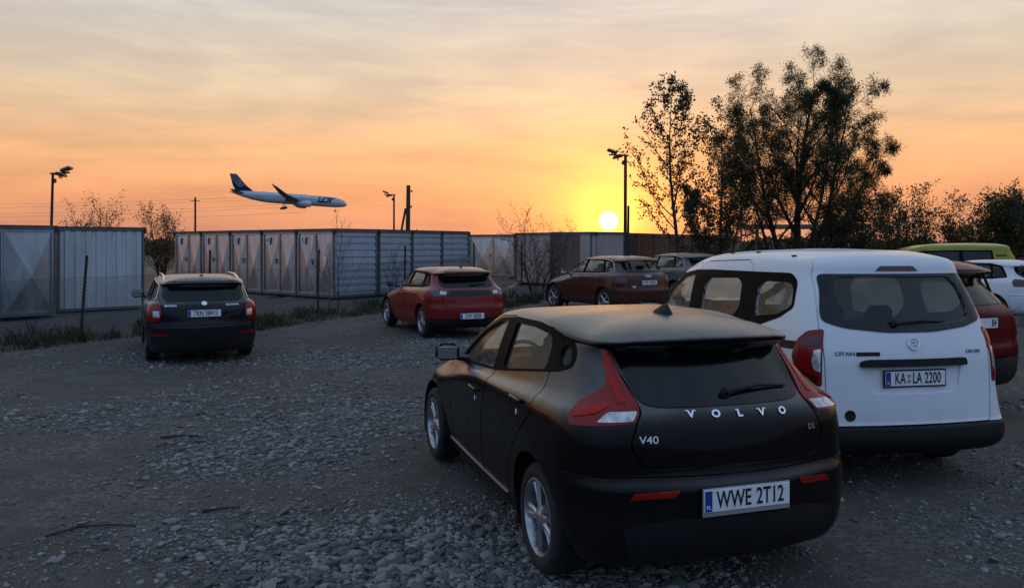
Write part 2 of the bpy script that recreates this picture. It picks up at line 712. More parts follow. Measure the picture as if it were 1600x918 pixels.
def finish(body, me, mats):
    """give a cut piece its materials and the smooth normals of the uncut body"""
    me.materials.clear()
    for m_ in mats:
        me.materials.append(m_)
    me.polygons.foreach_set('use_smooth', np.ones(len(me.polygons), dtype=bool))
    nl = []
    cache = {}
    V_ = me.vertices
    for p in me.polygons:
        if p.material_index == 0:
            pn = p.normal
            for vi in p.vertices:
                n = cache.get(vi)
                if n is None:
                    q = body.bvh.find_nearest(V_[vi].co)
                    n = tuple(body.nrm(q[0], q[2]))
                    cache[vi] = n
                nl.append(n if pn.dot(Vector(n)) > 0.6 else tuple(pn))
        else:
            n = tuple(p.normal)
            nl.extend([n] * len(p.vertices))
    me.normals_split_custom_set(nl)
    return me
# rows of a car body, bottom to roof:
# zr, xr, br, rr, yr, zc | zs, ys | zf, xf, bf, rf, yf   (x = 0 at the rear axle, forward positive)
ROWS_HATCH = [
 (.20, -.40, .05, .15, .60, 0, .20, .72, .20, 3.10, .15, .20, .60),
 (.20, -.60, .07, .20, .76, 0, .20, .82, .20, 3.35, .20, .25, .70),
 (.30, -.73, .09, .25, .85, 0, .30, .865, .28, 3.50, .25, .30, .78),
 (.46, -.785, .11, .29, .885, 0, .48, .885, .42, 3.56, .28, .35, .82),
 (.62, -.79, .11, .30, .895, 0, .62, .895, .54, 3.57, .30, .36, .83),
 (.70, -.755, .10, .30, .897, 0, .74, .90, .64, 3.55, .30, .36, .83),
 (.84, -.735, .09, .28, .89, 0, .86, .90, .74, 3.48, .30, .36, .82),
 (.95, -.715, .085, .28, .878, 0, .95, .888, .80, 3.35, .30, .36, .80),
 (1.01, -.69, .085, .28, .85, 0, .98, .868, .88, 2.95, .20, .28, .77),
 (1.04, -.665, .085, .27, .805, 0, .995, .85, .95, 2.50, .12, .20, .765),
 (1.07, -.63, .085, .26, .775, 0, 1.02, .83, .99, 2.30, .08, .14, .76),
 (1.18, -.52, .09, .24, .715, 0, 1.15, .785, 1.17, 1.99, .06, .11, .715),
 (1.30, -.41, .09, .20, .66, 0, 1.32, .715, 1.335, 1.64, .06, .09, .66),
 (1.342, -.40, .09, .18, .64, .01, 1.385, .69, 1.395, 1.47, .06, .085, .64),
 (1.350, -.500, .09, .18, .636, .010, 1.400, .680, 1.408, 1.41, .06, .08, .63),
 (1.380, -.512, .09, .18, .630, .022, 1.414, .665, 1.422, 1.34, .06, .08, .615),
 (1.410, -.45, .08, .18, .615, .03, 1.437, .63, 1.441, 1.21, .05, .08, .585),
 (1.45, -.28, .06, .15, .45, .01, 1.465, .47, 1.463, 1.00, .04, .07, .44),
 (1.470, -.10, .04, .08, .22, 0, 1.478, .23, 1.472, .80, .02, .05, .20),
 (1.474, -.02, .02, .03, .08, 0, 1.481, .08, 1.474, .70, .01, .02, .07),
]
ROWS_VAN = [
 (.22, -.45, .03, .12, .65, 0, .22, .78, .22, 3.15, .15, .20, .65),
 (.24, -.72, .05, .15, .80, 0, .22, .86, .22, 3.40, .20, .25, .75),
 (.32, -.86, .06, .18, .90, 0, .32, .91, .30, 3.52, .25, .30, .82),
 (.40, -.90, .07, .20, .925, 0, .46, .925, .45, 3.59, .28, .35, .85),
 (.485, -.895, .07, .20, .925, 0, .60, .93, .60, 3.60, .30, .36, .86),
 (.50, -.845, .06, .18, .92, 0, .75, .93, .74, 3.57, .30, .36, .86),
 (.75, -.835, .07, .21, .900, 0, .90, .925, .86, 3.50, .30, .36, .85),
 (1.00, -.825, .07, .21, .880, 0, 1.02, .915, .96, 3.42, .28, .34, .83),
 (1.12, -.805, .07, .21, .862, 0, 1.08, .905, 1.04, 3.28, .2, .3, .80),
 (1.20, -.785, .07, .21, .845, 0, 1.12, .895, 1.10, 3.15, .16, .26, .79),
 (1.30, -.755, .07, .21, .82, 0, 1.20, .875, 1.15, 3.02, .12, .20, .78),
 (1.50, -.685, .07, .20, .765, 0, 1.42, .84, 1.40, 2.66, .09, .16, .75),
 (1.66, -.61, .07, .19, .715, 0, 1.62, .805, 1.62, 2.20, .08, .14, .73),
 (1.73, -.60, .07, .18, .69, 0, 1.71, .78, 1.715, 1.92, .08, .13, .71),
 (1.785, -.57, .07, .17, .66, .01, 1.775, .745, 1.775, 1.66, .07, .12, .68),
 (1.825, -.48, .06, .14, .58, .02, 1.82, .66, 1.815, 1.42, .06, .11, .60),
 (1.852, -.25, .04, .10, .40, 0, 1.856, .43, 1.845, 1.10, .04, .08, .40),
 (1.862, 0, .02, .05, .12, 0, 1.868, .12, 1.86, .80, .02, .04, .11),
]
# ------------------------------------------------------------------ ground
def vnoise(x, y, s, seed=0):
    """value noise on arrays"""
    x, y = np.asarray(x) / s, np.asarray(y) / s
    xi, yi = np.floor(x).astype(np.int64), np.floor(y).astype(np.int64)
    fx, fy = x - xi, y - yi
    fx, fy = fx * fx * (3 - 2 * fx), fy * fy * (3 - 2 * fy)

    def h(a, b):
        n = (a * 374761393 + b * 668265263 + seed * 974711) & 0x7fffffff
        n = ((n ^ (n >> 13)) * 1274126177) & 0x7fffffff
        return ((n ^ (n >> 16)) & 0xffff) / 65535.0
    return (h(xi, yi) * (1 - fx) + h(xi + 1, yi) * fx) * (1 - fy) + (h(xi, yi + 1) * (1 - fx) + h(xi + 1, yi + 1) * fx) * fy

BANK = np.array([(-26, 12.0), (-12.3, 17.4), (-9.2, 20.6), (-8.0, 25.6), (-5.3, 24.0), (-3.9, 26.2), (-1.1, 30.4), (0.0, 34.3), (2.7, 30.9), (4.6, 32.6), (14.6, 49.5), (30, 60.0)])

def sdist(x, y, poly):
    """signed distance to an open polyline, positive on its left side"""
    best = np.full(np.shape(x), 1e9)
    sg = np.zeros(np.shape(x))
    for (ax, ay), (bx, by) in zip(poly[:-1], poly[1:]):
        dx, dy = bx - ax, by - ay
        t = np.clip(((x - ax) * dx + (y - ay) * dy) / (dx * dx + dy * dy), 0, 1)
        ex, ey = x - ax - t * dx, y - ay - t * dy
        d = np.hypot(ex, ey)
        cr = dx * ey - dy * ex
        m_ = d < best
        best = np.where(m_, d, best)
        sg = np.where(m_, np.sign(cr), sg)
    return best * sg

def gheight(x, y):
    x, y = np.asarray(x, float), np.asarray(y, float)
    s = np.clip((sdist(x, y, BANK) + 1.2) / 1.3, 0, 1)
    bank = 0.20 * s * s * (3 - 2 * s)
    u = (vnoise(x, y, 1.7, 1) - 0.5) * 0.030 + (vnoise(x, y, 0.55, 2) - 0.5) * 0.018 + (vnoise(x, y, 0.2, 3) - 0.5) * 0.010
    t = np.clip((y - 8.5) / 4.5, 0, 1) * np.clip((-1.6 - x) / 2.2, 0, 1) * np.clip((21 - y) / 4.0, 0, 1)
    bank = bank - 0.10 * t * t * (3 - 2 * t)
    near = np.clip(1.3 - np.abs(y - 5) / 26, 0.4, 1)
    return bank + (u - 0.012) * near

def ground_mat():
    m_ = bpy.data.materials.new('gravel_and_dirt')
    m_.use_nodes = True
    t = NT(m_.node_tree)
    p = t.n['Principled BSDF']
    tcn = t.new('ShaderNodeTexCoord')
    o = tcn.outputs['Object']
    big = t.noise(o, 0.42, 6, 0.62, 0.4)
    mid = t.noise(o, 2.6, 7, 0.65)
    fine = t.noise(o, 26, 6, 0.7)
    vo = t.new('ShaderNodeTexVoronoi', feature='F1')
    t.l.new(o, vo.inputs['Vector'])
    vo.inputs['Scale'].default_value = 38
    vo2 = t.new('ShaderNodeTexVoronoi', feature='F1')
    t.l.new(o, vo2.inputs['Vector'])
    vo2.inputs['Scale'].default_value = 95
    grav = t.rng(t.m('ADD', t.m('MULTIPLY', big, 0.6), t.m('MULTIPLY', mid, 0.4)), 0.44, 0.60, 0, 1, True)
    sepc = t.new('ShaderNodeSeparateColor')
    t.l.new(vo.outputs['Color'], sepc.inputs[0])
    peb = t.mix(sepc.outputs[0], (0.042, 0.041, 0.040), (0.185, 0.180, 0.175))
    dirt = t.mix(fine, (0.038, 0.033, 0.027), (0.125, 0.110, 0.090))
    dirt = t.mix(t.rng(mid, 0.4, 0.65), dirt, (0.092, 0.088, 0.083))
    t.l.new(t.mix(grav, dirt, peb), p.inputs['Base Color'])
    p.inputs['Roughness'].default_value = 0.85
    p.inputs['Specular IOR Level'].default_value = 0.3
    hgt = t.m('ADD', t.m('MULTIPLY', t.m('SUBTRACT', 1.0, vo.outputs['Distance']), t.m('MULTIPLY', grav, 0.9)), t.m('ADD', t.m('MULTIPLY', fine, 0.8), t.m('MULTIPLY', vo2.outputs['Distance'], -0.5)))
    b = t.new('ShaderNodeBump')
    b.inputs['Strength'].default_value = 0.9
    b.inputs['Distance'].default_value = 0.025
    t.l.new(hgt, b.inputs['Height'])
    t.l.new(b.outputs[0], p.inputs['Normal'])
    return m_

def grid_mesh(name, xs, ys, zf, m_):
    X, Y = np.meshgrid(xs, ys)
    Z = zf(X, Y)
    V = np.stack([X.ravel(), Y.ravel(), Z.ravel()], 1)
    nx, ny = len(xs), len(ys)
    i = np.arange(nx * ny).reshape(ny, nx)
    F = np.stack([i[:-1, :-1].ravel(), i[:-1, 1:].ravel(), i[1:, 1:].ravel(), i[1:, :-1].ravel()], 1)
    me = bpy.data.meshes.new(name)
    me.vertices.add(len(V))
    me.vertices.foreach_set('co', V.ravel())
    me.loops.add(F.size)
    me.loops.foreach_set('vertex_index', F.ravel())
    me.polygons.add(len(F))
    me.polygons.foreach_set('loop_start', np.arange(0, F.size, 4))
    me.polygons.foreach_set('use_smooth', np.ones(len(F), dtype=bool))
    me.materials.append(m_)
    me.update()
    me.validate()
    return me

xs = np.concatenate([np.arange(-40, -10, 0.6), np.arange(-10, 7, 0.085), np.arange(7, 40, 0.5)])
ys = np.concatenate([np.arange(-12, 3.5, 0.8), np.arange(3.5, 9, 0.06), np.arange(9, 20, 0.12), np.arange(20, 62, 0.45)])
GM = ground_mat()
ground = ob('ground', grid_mesh('ground', xs, ys, gheight, GM), kind='structure')
FIELD = mat('field_grass', (0.085, 0.085, 0.022), 0.95, col2=(0.030, 0.034, 0.012), vscale=0.35, bump=0.5, bscale=6)
fx = np.concatenate([[-4000, -1500, -600, -300], np.arange(-150, 160, 10), [300, 600, 1500, 4000]])
fy = np.concatenate([[-1500, -300, -60], np.arange(-30, 300, 12), [400, 700, 1500, 3000, 6000]])
ob('field', grid_mesh('field', fx, fy, lambda x, y: -0.30 + 0 * x, FIELD), kind='structure')

# ------------------------------------------------------------------ stones
def stone_shapes(n, sub):
    out = []
    for k in range(n):
        bm = bmesh.new()
        bmesh.ops.create_icosphere(bm, subdivisions=sub, radius=1.0)
        r2 = np.random.default_rng(100 + k)
        sc_ = Vector((r2.uniform(0.8, 1.3), r2.uniform(0.65, 1.0), r2.uniform(0.40, 0.68)))
        for v in bm.verts:
            v.co = v.co * r2.uniform(0.8, 1.12)
        for _ in range(4):            # knock flat facets
            n_ = Vector(r2.normal(size=3)).normalized()
            d = r2.uniform(0.5, 0.78)
            for v in bm.verts:
                e = v.co.dot(n_) - d
                if e > 0:
                    v.co -= n_ * e
        for v in bm.verts:
            v.co = Vector((v.co.x * sc_.x, v.co.y * sc_.y, v.co.z * sc_.z))
        me = bpy.data.meshes.new('stone')
        bm.to_mesh(me)
        bm.free()
        out.append(me)
    return out

def stone_mat(name, a, b):
    m_ = mat(name, a, 0.8, col2=b, vscale=3.5, bump=0.35, bscale=60)
    t = NT(m_.node_tree)
    p = t.n['Principled BSDF']
    src = p.inputs['Base Color'].links[0].from_socket
    oi = t.new('ShaderNodeNewGeometry')
    f = t.rng(oi.outputs['Random Per Island'], 0, 1, 0.45, 1.65)
    mx = t.new('ShaderNodeVectorMath', operation='SCALE')
    t.l.new(src, mx.inputs[0])
    t.l.new(f, mx.inputs['Scale'])
    t.l.new(mx.outputs[0], p.inputs['Base Color'])
    return m_

M_STONE = stone_mat('stone_grey', (0.215, 0.208, 0.200), (0.110, 0.107, 0.104))
M_STONE2 = mat('stone_warm', (0.155, 0.150, 0.140), 0.8, col2=(0.08, 0.075, 0.068), vscale=30, bump=0.35, bscale=120)
M_STONE3 = mat('stone_dark', (0.100, 0.099, 0.098), 0.8, col2=(0.055, 0.054, 0.053), vscale=30, bump=0.35, bscale=120)
M_STONE4 = mat('stone_pale', (0.26, 0.255, 0.25), 0.8, col2=(0.15, 0.148, 0.145), vscale=30, bump=0.35, bscale=120)

ELL = [(-0.9, 5.25, 1.35, 0.75, 1.0), (0.3, 5.0, 0.9, 0.7, 0.8), (-1.9, 8.8, 1.5, 2.0, 0.75), (-5.2, 9.6, 2.6, 1.1, 0.55), (-3.2, 14.6, 4.5, 2.4, 0.75), (-2.4, 7.4, 1.2, 0.7, 0.7), (2.0, 12.0, 4.0, 4.0, 0.5),
       (4.9, 5.9, 1.0, 0.8, 0.3), (-3.7, 5.6, 1.2, 0.9, -0.45), (-1.0, 7.4, 0.75, 0.8, -0.6), (-3.6, 7.3, 1.0, 0.5, -0.35), (-5.5, 7.7, 2.0, 0.6, -0.3), (-6, 12.3, 2.5, 0.6, -0.45)]

def density(x, y):
    d = 0.10 + 0.75 * (vnoise(x, y, 1.1, 21) - 0.5) + 0.5 * (vnoise(x * 0.45, y, 0.6, 22) - 0.5)
    for (cx, cy, rx, ry, a) in ELL:
        q = ((x - cx) / rx) ** 2 + ((y - cy) / ry) ** 2
        d = d + a * np.exp(-q * 1.1)
    return np.clip(d, 0.02, 1.1)

NST = 150000
# even in view: depth drawn so that nearer ground gets more stones
dd = 4.3 * (23.0 / 4.3) ** rng.random(NST)
xx = (rng.random(NST) * 1.36 - 0.68) * dd
keep = (rng.random(NST) < density(xx, dd)) & (sdist(xx, dd, BANK) < -0.2)
xx, dd = xx[keep], dd[keep]
sz = np.exp(rng.normal(math.log(0.0092), 0.62, len(xx)))
sz = np.clip(sz * (0.70 + 0.65 * density(xx, dd)) * (0.85 + dd * 0.022), 0.005, 0.050)
if len(xx) > 60000:
    xx, dd, sz = xx[:60000], dd[:60000], sz[:60000]
zz = gheight(xx, dd)
app = sz / dd
order = np.argsort(-app)
shp_hi = stone_shapes(6, 2)
for me in shp_hi:
    me.polygons.foreach_set('use_smooth', np.zeros(len(me.polygons), dtype=bool))
hi_var = []
for k, me in enumerate(shp_hi):
    for m_ in (M_STONE2, M_STONE3, M_STONE4)[: 3]:
        c = me.copy()
        c.materials.append(m_)
        hi_var.append(c)
for i in order[:300]:
    s = float(sz[i])
    o = ob('stone', hi_var[int(rng.integers(len(hi_var)))], ground, loc=(float(xx[i]), float(dd[i]), float(zz[i]) + s * 0.20), rot=(rng.normal() * 0.25, rng.normal() * 0.25, rng.random() * 6.28))
    o.scale = (s, s, s)
shp_lo = stone_shapes(10, 1)
tmpl = []
for me in shp_lo:
    v = np.empty(len(me.vertices) * 3)
    me.vertices.foreach_get('co', v)
    f = np.array([tuple(p.vertices) for p in me.polygons])
    tmpl.append((v.reshape(-1, 3), f))
# far stones use a 20-sided shape
shp_20 = []
for k in range(8):
    bm = bmesh.new()
    bmesh.ops.create_icosphere(bm, subdivisions=1, radius=1.0)
    v = np.array([tuple(q.co) for q in bm.verts])
    f = np.array([[q.index for q in fc.verts] for fc in bm.faces])
    bm.free()
    r2 = np.random.default_rng(k)
    v = v * r2.uniform(0.62, 1.22, (len(v), 1)) * np.array([r2.uniform(0.85, 1.3), r2.uniform(0.7, 1.0), r2.uniform(0.28, 0.55)])
    shp_20.append((v, f))

def merged(name, idx, tm, m_, kind, parent):
    Vs, Fs, off = [], [], 0
    ks = rng.integers(len(tm), size=len(idx))
    for k in range(len(tm)):
        ii = idx[ks == k]
        if not len(ii):
            continue
        v, f = tm[k]
        a = rng.random(len(ii)) * 6.283
        ca, sa = np.cos(a)[:, None], np.sin(a)[:, None]
        s = sz[ii][:, None]
        px = (v[:, 0] * ca - v[:, 1] * sa) * s + xx[ii][:, None]
        py = (v[:, 0] * sa + v[:, 1] * ca) * s + dd[ii][:, None]
        pz = v[:, 2] * s + zz[ii][:, None] + s * 0.18
        Vs.append(np.stack([px, py, pz], 2).reshape(-1, 3))
        Fs.append((f[None] + (np.arange(len(ii)) * len(v))[:, None, None] + off).reshape(-1, 3))
        off += len(ii) * len(v)
    fast_mesh_ob(name, np.vstack(Vs), np.vstack(Fs), m_, kind, parent)

def fast_mesh(name, V, F, m_, smooth=False):
    me = bpy.data.meshes.new(name)
    k = F.shape[1]
    me.vertices.add(len(V))
    me.vertices.foreach_set('co', np.ascontiguousarray(V, dtype=np.float32).ravel())
    me.loops.add(F.size)
    me.loops.foreach_set('vertex_index', np.ascontiguousarray(F, dtype=np.int32).ravel())
    me.polygons.add(len(F))
    me.polygons.foreach_set('loop_start', np.arange(0, F.size, k, dtype=np.int32))
    if smooth:
        me.polygons.foreach_set('use_smooth', np.ones(len(F), dtype=bool))
    for q in (m_ if isinstance(m_, (list, tuple)) else [m_]):
        me.materials.append(q)
    me.update()
    return me

def fast_mesh_ob(name, V, F, m_, kind, parent):
    return ob(name, fast_mesh(name, V, F, m_), parent, kind=kind)

merged('gravel', order[300:], shp_20, M_STONE, 'stuff', ground)
# ------------------------------------------------------------------ storage containers
def metal(name, a, b, metalness=0.35, rough=0.42, scale=2.2):
    return mat(name, a, rough, metal=metalness, col2=b, vscale=scale, rvar=0.12, bump=0.08, bscale=5, vscale3=(1.0, 1.0, 0.25))

M_GALV = metal('galvanised_sheet', (0.60, 0.55, 0.50), (0.42, 0.385, 0.35), 0.85, 0.30)
M_GALVD = metal('weathered_sheet', (0.40, 0.43, 0.44), (0.24, 0.26, 0.27), 0.8, 0.34)
M_BLUE = metal('blue_grey_sheet', (0.36, 0.43, 0.50), (0.27, 0.33, 0.39), 0.25, 0.42)
M_PALE = metal('pale_sheet', (0.50, 0.55, 0.57), (0.38, 0.42, 0.435), 0.2, 0.45)
M_BEIGE = metal('beige_sheet', (0.42, 0.37, 0.34), (0.31, 0.27, 0.245), 0.3, 0.45)
M_BROWN2 = metal('brown_sheet', (0.20, 0.12, 0.09), (0.13, 0.08, 0.06), 0.3, 0.5)
M_BROWN3 = metal('dark_sheet', (0.085, 0.075, 0.065), (0.05, 0.045, 0.04), 0.3, 0.5)
M_RAIL = metal('frame_steel', (0.14, 0.145, 0.15), (0.085, 0.085, 0.09), 0.4, 0.5)
M_RUST = mat('rusty_bracket', (0.11, 0.035, 0.022), 0.8, col2=(0.05, 0.02, 0.015), vscale=14)
M_SIGN = mat('sign_white', (0.62, 0.64, 0.66), 0.5, var=0.12)
M_SIGNB = mat('sign_blue', (0.02, 0.06, 0.20), 0.5, var=0.2)
M_WOOD = mat('timber', (0.055, 0.045, 0.038), 0.9, col2=(0.03, 0.025, 0.02), vscale=9, bump=0.4, bscale=30)

def ribbed(length, h, pitch, depth, vertical, off):
    """corrugated sheet in the local x/z plane, front towards -y, thick 2 cm"""
    prof = []
    n = max(2, int(round((length if vertical else h) / pitch)))
    p = (length if vertical else h) / n
    for i in range(n):
        a = i * p
        prof += [(a, 0), (a + p * 0.36, 0), (a + p * 0.46, depth), (a + p * 0.90, depth)]
    prof.append((n * p, 0))
    V, F = [], []
    for (a, d) in prof:
        for e in (0, 1):
            q = (a, off - d, e * h) if vertical else (e * length, off - d, a)
            V.append(q)
    m_ = len(prof)
    for i in range(m_ - 1):
        f = (2 * i, 2 * i + 2, 2 * i + 3, 2 * i + 1)
        F.append(f if vertical else f[::-1])
    nb = len(V)
    V += [(0, off + 0.03, 0), (length, off + 0.03, 0), (length, off + 0.03, h), (0, off + 0.03, h)]
    F.append((nb, nb + 3, nb + 2, nb + 1))
    return V, F

def container(name, label, p0, p1, depth, z0, h, front, fmat, side=None, smat=None, number=None, lmat=None, bracket=True, group=None, rpitch=0.25):
    p0, p1 = Vector((p0[0], p0[1], 0)), Vector((p1[0], p1[1], 0))
    L = (p1 - p0).length
    ang_ = math.atan2(p1.y - p0.y, p1.x - p0.x)
    root = ob(name, None, loc=(p0.x, p0.y, z0), rot=(0, 0, ang_), label=label, cat='container', group=group)
    fw = 0.055
    q = MB()
    for xx_ in (fw / 2, L - fw / 2):
        for yy_ in (fw / 2, depth - fw / 2):
            q.box((xx_, yy_, h / 2), (fw, fw, h))
    for zz_, hh in ((0.035, 0.07), (h - 0.045, 0.09)):
        q.box((L / 2, fw / 2, zz_), (L - 2 * fw, fw * 0.96, hh))
        q.box((L / 2, depth - fw / 2, zz_), (L - 2 * fw, fw * 0.96, hh))
        q.box((fw / 2, depth / 2, zz_), (fw * 0.96, depth - 2 * fw, hh))
        q.box((L - fw / 2, depth / 2, zz_), (fw * 0.96, depth - 2 * fw, hh))
    q.build('frame', M_RAIL, root)
    # roof and back
    q = MB()
    q.box((L / 2, depth / 2, h + 0.012), (L + 0.03, depth + 0.03, 0.024))
    q.build('roof', M_RAIL, root)
    q = MB()
    q.box((L / 2, depth - 0.02, h / 2), (L - 2 * fw, 0.02, h - 0.16))
    q.build('back_panel', fmat, root)
    hh = h - 0.16
    if front == 'doors':
        lw = (L - 2 * fw) / 2
        for k in range(2):
            x0 = fw + k * lw + 0.004
            x1 = x0 + lw - 0.008
            zc, yc, yb = hh * 0.44, -0.002, 0.052
            V = [(x0, yb, 0), (x1, yb, 0), (x1, yb, hh), (x0, yb, hh), ((x0 + x1) / 2 + 0.06, yc - 0.012, zc), (x0, yb + 0.02, 0), (x1, yb + 0.02, 0), (x1, yb + 0.02, hh), (x0, yb + 0.02, hh)]
            F = [(0, 1, 4), (1, 2, 4), (2, 3, 4), (3, 0, 4), (5, 8, 7, 6), (0, 5, 6, 1), (1, 6, 7, 2), (2, 7, 8, 3), (3, 8, 5, 0)]
            d = ob('door', mesh_from('door', V, F, [fmat]), root, loc=(0, 0, 0.07))
            e = MB()      # folded rims of the leaf
            for (c, dm) in (((x0 + 0.02, 0.018, hh / 2), (0.04, 0.03, hh)), ((x1 - 0.02, 0.018, hh / 2), (0.04, 0.03, hh)), (((x0 + x1) / 2, 0.018, 0.02), (x1 - x0 - 0.08, 0.028, 0.04)), (((x0 + x1) / 2, 0.018, hh - 0.02), (x1 - x0 - 0.08, 0.028, 0.04))):
                e.box(c, dm)
            e.build('door_rim', fmat, d)
            if k == 0:
                e = MB()
                e.box((x1 - 0.09, -0.015, hh * 0.52), (0.05, 0.04, 0.16))
                e.tube([(x1 - 0.09, -0.04, hh * 0.56), (x1 - 0.20, -0.045, hh * 0.54)], 0.012, 5)
                e.build('door_handle', M_RAIL, d)
        if number:
            e = MB()
            e.rbox((fw + lw * 0.34, -0.012, 0.07 + hh * 0.87), (0.22, 0.012, 0.24), 0.004)
            sg_ = e.build('number_sign', M_SIGN, root)
            ob('sign_number', text_mesh(number, 0.22, 0.001, [M_SIGNB], bold=0.003), sg_, loc=(fw + lw * 0.34, -0.0205, 0.07 + hh * 0.87), rot=(R(90), 0, 0))
    else:
        V, F = ribbed(L - 2 * fw, hh, rpitch if front == 'v' else 0.21, 0.028, front == 'v', 0.035)
        ob('front_panel', mesh_from('front_panel', V, F, [fmat]), root, loc=(fw, 0, 0.07))
    for (sx, rz, mt, st) in ((L, R(90), smat or fmat, side or 'v'), (0, R(-90), lmat or fmat, 'v')):
        V, F = ribbed(depth - 2 * fw, hh, rpitch if st == 'v' else 0.21, 0.028, st == 'v', 0.035)
        ob('side_panel', mesh_from('side_panel', V, F, [mt]), root, loc=(sx, fw if rz > 0 else depth - fw, 0.07), rot=(0, 0, rz))
    if bracket:
        for xx_ in (-0.012, L + 0.012):
            e = MB()
            e.box((xx_, 0.02, h - 0.07), (0.06, 0.13, 0.15))
            e.build('corner_bracket', M_RUST, root)
    for xx_ in (0.25, L - 0.25):
        e = MB()
        e.box((xx_, depth / 2, -0.055), (0.14, depth * 0.98, 0.11))
        e.build('bearer', M_WOOD, root)
    return root

Z0, HC = 0.27, 2.10
container('storage_container', 'grey sheet metal storage container with creased double doors at the left picture edge', (-12.43, 17.98), (-10.85, 19.50), 2.2, Z0 - 0.04, HC, 'doors', M_GALVD, group='storage containers along the fence')
container('storage_container', 'pale upright-ribbed container wall behind the leaning fence post at left', (-11.26, 20.3), (-9.70, 21.62), 2.0, Z0 - 0.04, HC, 'v', M_PALE, group='storage containers along the fence')
R0, R1 = Vector((-12.9, 31.3)), Vector((-5.45, 25.1))
RLAB = ['leftmost galvanised container of the numbered row, beside the gap with the twiggy bush', 'second galvanised container of the numbered row counted from the twiggy bush', 'middle galvanised container of the numbered row', 'galvanised container just left of the corner one in the numbered row', 'corner galvanised container of the numbered row, its right side blue-grey']
for k in range(5):
    a, b = R0.lerp(R1, k / 5 + 0.002), R0.lerp(R1, (k + 1) / 5 - 0.002)
    container('storage_container', RLAB[k], a, b, 1.74, Z0, HC, 'doors', M_GALV, 'h' if k == 4 else 'v', M_BLUE, str(k + 1), group='storage containers along the fence')
B0, B1 = Vector((-4.30, 26.50)), Vector((-1.62, 31.0))
nm = ['second', 'third', 'rightmost']
for k in range(3):
    a, b = B0.lerp(B1, k / 3 + 0.004), B0.lerp(B1, (k + 1) / 3 - 0.004)
    container('storage_container', 'blue-grey container with level ribs, %s of the four blue-grey walls' % nm[k], a, b, 2.2, Z0, HC, 'h', M_BLUE, group='storage containers along the fence')
container('storage_container', 'container with glowing creased doors in the gap right of the blue-grey walls', (-2.15, 41.5), (0.15, 40.6), 2.2, Z0, HC, 'doors', M_GALV, group='storage containers along the fence')
container('storage_container', 'beige upright-ribbed container right behind the leafless bush', (0.14, 35.3), (1.58, 33.48), 2.0, Z0, HC, 'v', M_BEIGE, group='storage containers along the fence', rpitch=0.3)
container('storage_container', 'beige upright-ribbed container between the leafless bush and the light pole', (1.62, 33.43), (3.05, 31.62), 2.0, Z0, HC, 'v', M_BEIGE, group='storage containers along the fence', rpitch=0.3)
D0, D1 = Vector((3.25, 31.75)), Vector((13.9, 50.0))
pl_ = ['nearest the light pole', 'second from the light pole', 'third from the light pole', 'fourth from the light pole', 'fifth from the light pole', 'sixth from the light pole', 'fourth from the far end', 'third from the far end', 'next to the far end', 'at the far end']
for k in range(10):
    a, b = D0.lerp(D1, k / 10 + 0.002), D0.lerp(D1, (k + 1) / 10 - 0.002)
    container('storage_container', 'dark brown container of the row below the sun, ' + pl_[k], a, b, 2.0, Z0, HC, 'v', (M_BROWN2, M_BROWN3)[k % 3 == 1], group='storage containers along the fence', rpitch=0.3)

# ------------------------------------------------------------------ chain-link fence
FENCE = [(-19.0, 12.6), (-14.0, 15.4), (-9.35, 17.75), (-7.9, 21.4), (-5.36, 22.6), (-3.41, 26.0), (-1.45, 31.6), (0.4, 33.6)]
M_POST = mat('rusty_post', (0.05, 0.030, 0.022), 0.8, metal=0.3, col2=(0.025, 0.018, 0.015), vscale=12)
M_WIRE = mat('fence_wire', (0.10, 0.105, 0.11), 0.5, metal=0.7, var=0.3)
fence = ob('chain_link_fence', None, loc=(FENCE[2][0], FENCE[2][1], 0), label='rusty chain-link fence on thin posts in front of the containers', cat='fence')
FO = Vector((FENCE[2][0], FENCE[2][1], 0))
LEAN = [(0, 0), (0.05, 0), (0.13, 0.02), (0.0, 0.03), (0.03, 0), (0.02, 0.02), (-0.02, 0), (0, 0)]
for (px_, py_), ln_ in zip(FENCE, LEAN):
    gz = float(gheight(px_, py_))
    q = MB()
    q.tube([(0, 0, -0.1), (ln_[0] * 0.5, ln_[1] * 0.5, 0.9), (ln_[0], ln_[1], 1.76)], 0.030, 8)
    q.build('post', M_POST, fence, loc=(px_ - FO.x, py_ - FO.y, gz), angle=40)
for (a, b) in zip(FENCE[:-1], FENCE[1:]):
    va, vb = Vector((a[0], a[1], 0)), Vector((b[0], b[1], 0))
    Ls = (vb - va).length
    dr = (vb - va) / Ls
    za, zb_ = float(gheight(*a)), float(gheight(*b))
    Hm, pit = 1.22, 0.085
    q = MB()

    def P3(s, z, o):
        f = s / Ls
        sag = 0.05 * math.sin(math.pi * f) * (z / Hm)
        p = va + dr * s
        return (p.x - FO.x + dr.y * o, p.y - FO.y - dr.x * o, za + (zb_ - za) * f + 0.06 + z - sag)
    n = int((Ls + Hm) / pit)
    for sgn in (1, -1):
        for i in range(n):
            s0 = i * pit - (Hm if sgn > 0 else 0)
            pts = []
            for j in range(5):
                z = Hm * j / 4
                s = s0 + sgn * z
                if -1e-6 <= s <= Ls:
                    pts.append((s, z))
            # clip to the bay
            lo, hi = (max(0, -s0), min(Hm, Ls - s0)) if sgn > 0 else (max(0, s0 - Ls), min(Hm, s0))
            if hi - lo > 0.03:
                q.tube([P3(s0 + sgn * (lo + (hi - lo) * t), lo + (hi - lo) * t, 0.003 * sgn) for t in (0, 0.5, 1)], 0.0030, 3, cap=False)
    for z in (0.02, Hm):
        q.tube([P3(Ls * i / 8, z, 0.008) for i in range(9)], 0.004, 4)
    q.build('wire_mesh', M_WIRE, fence, fix=False)

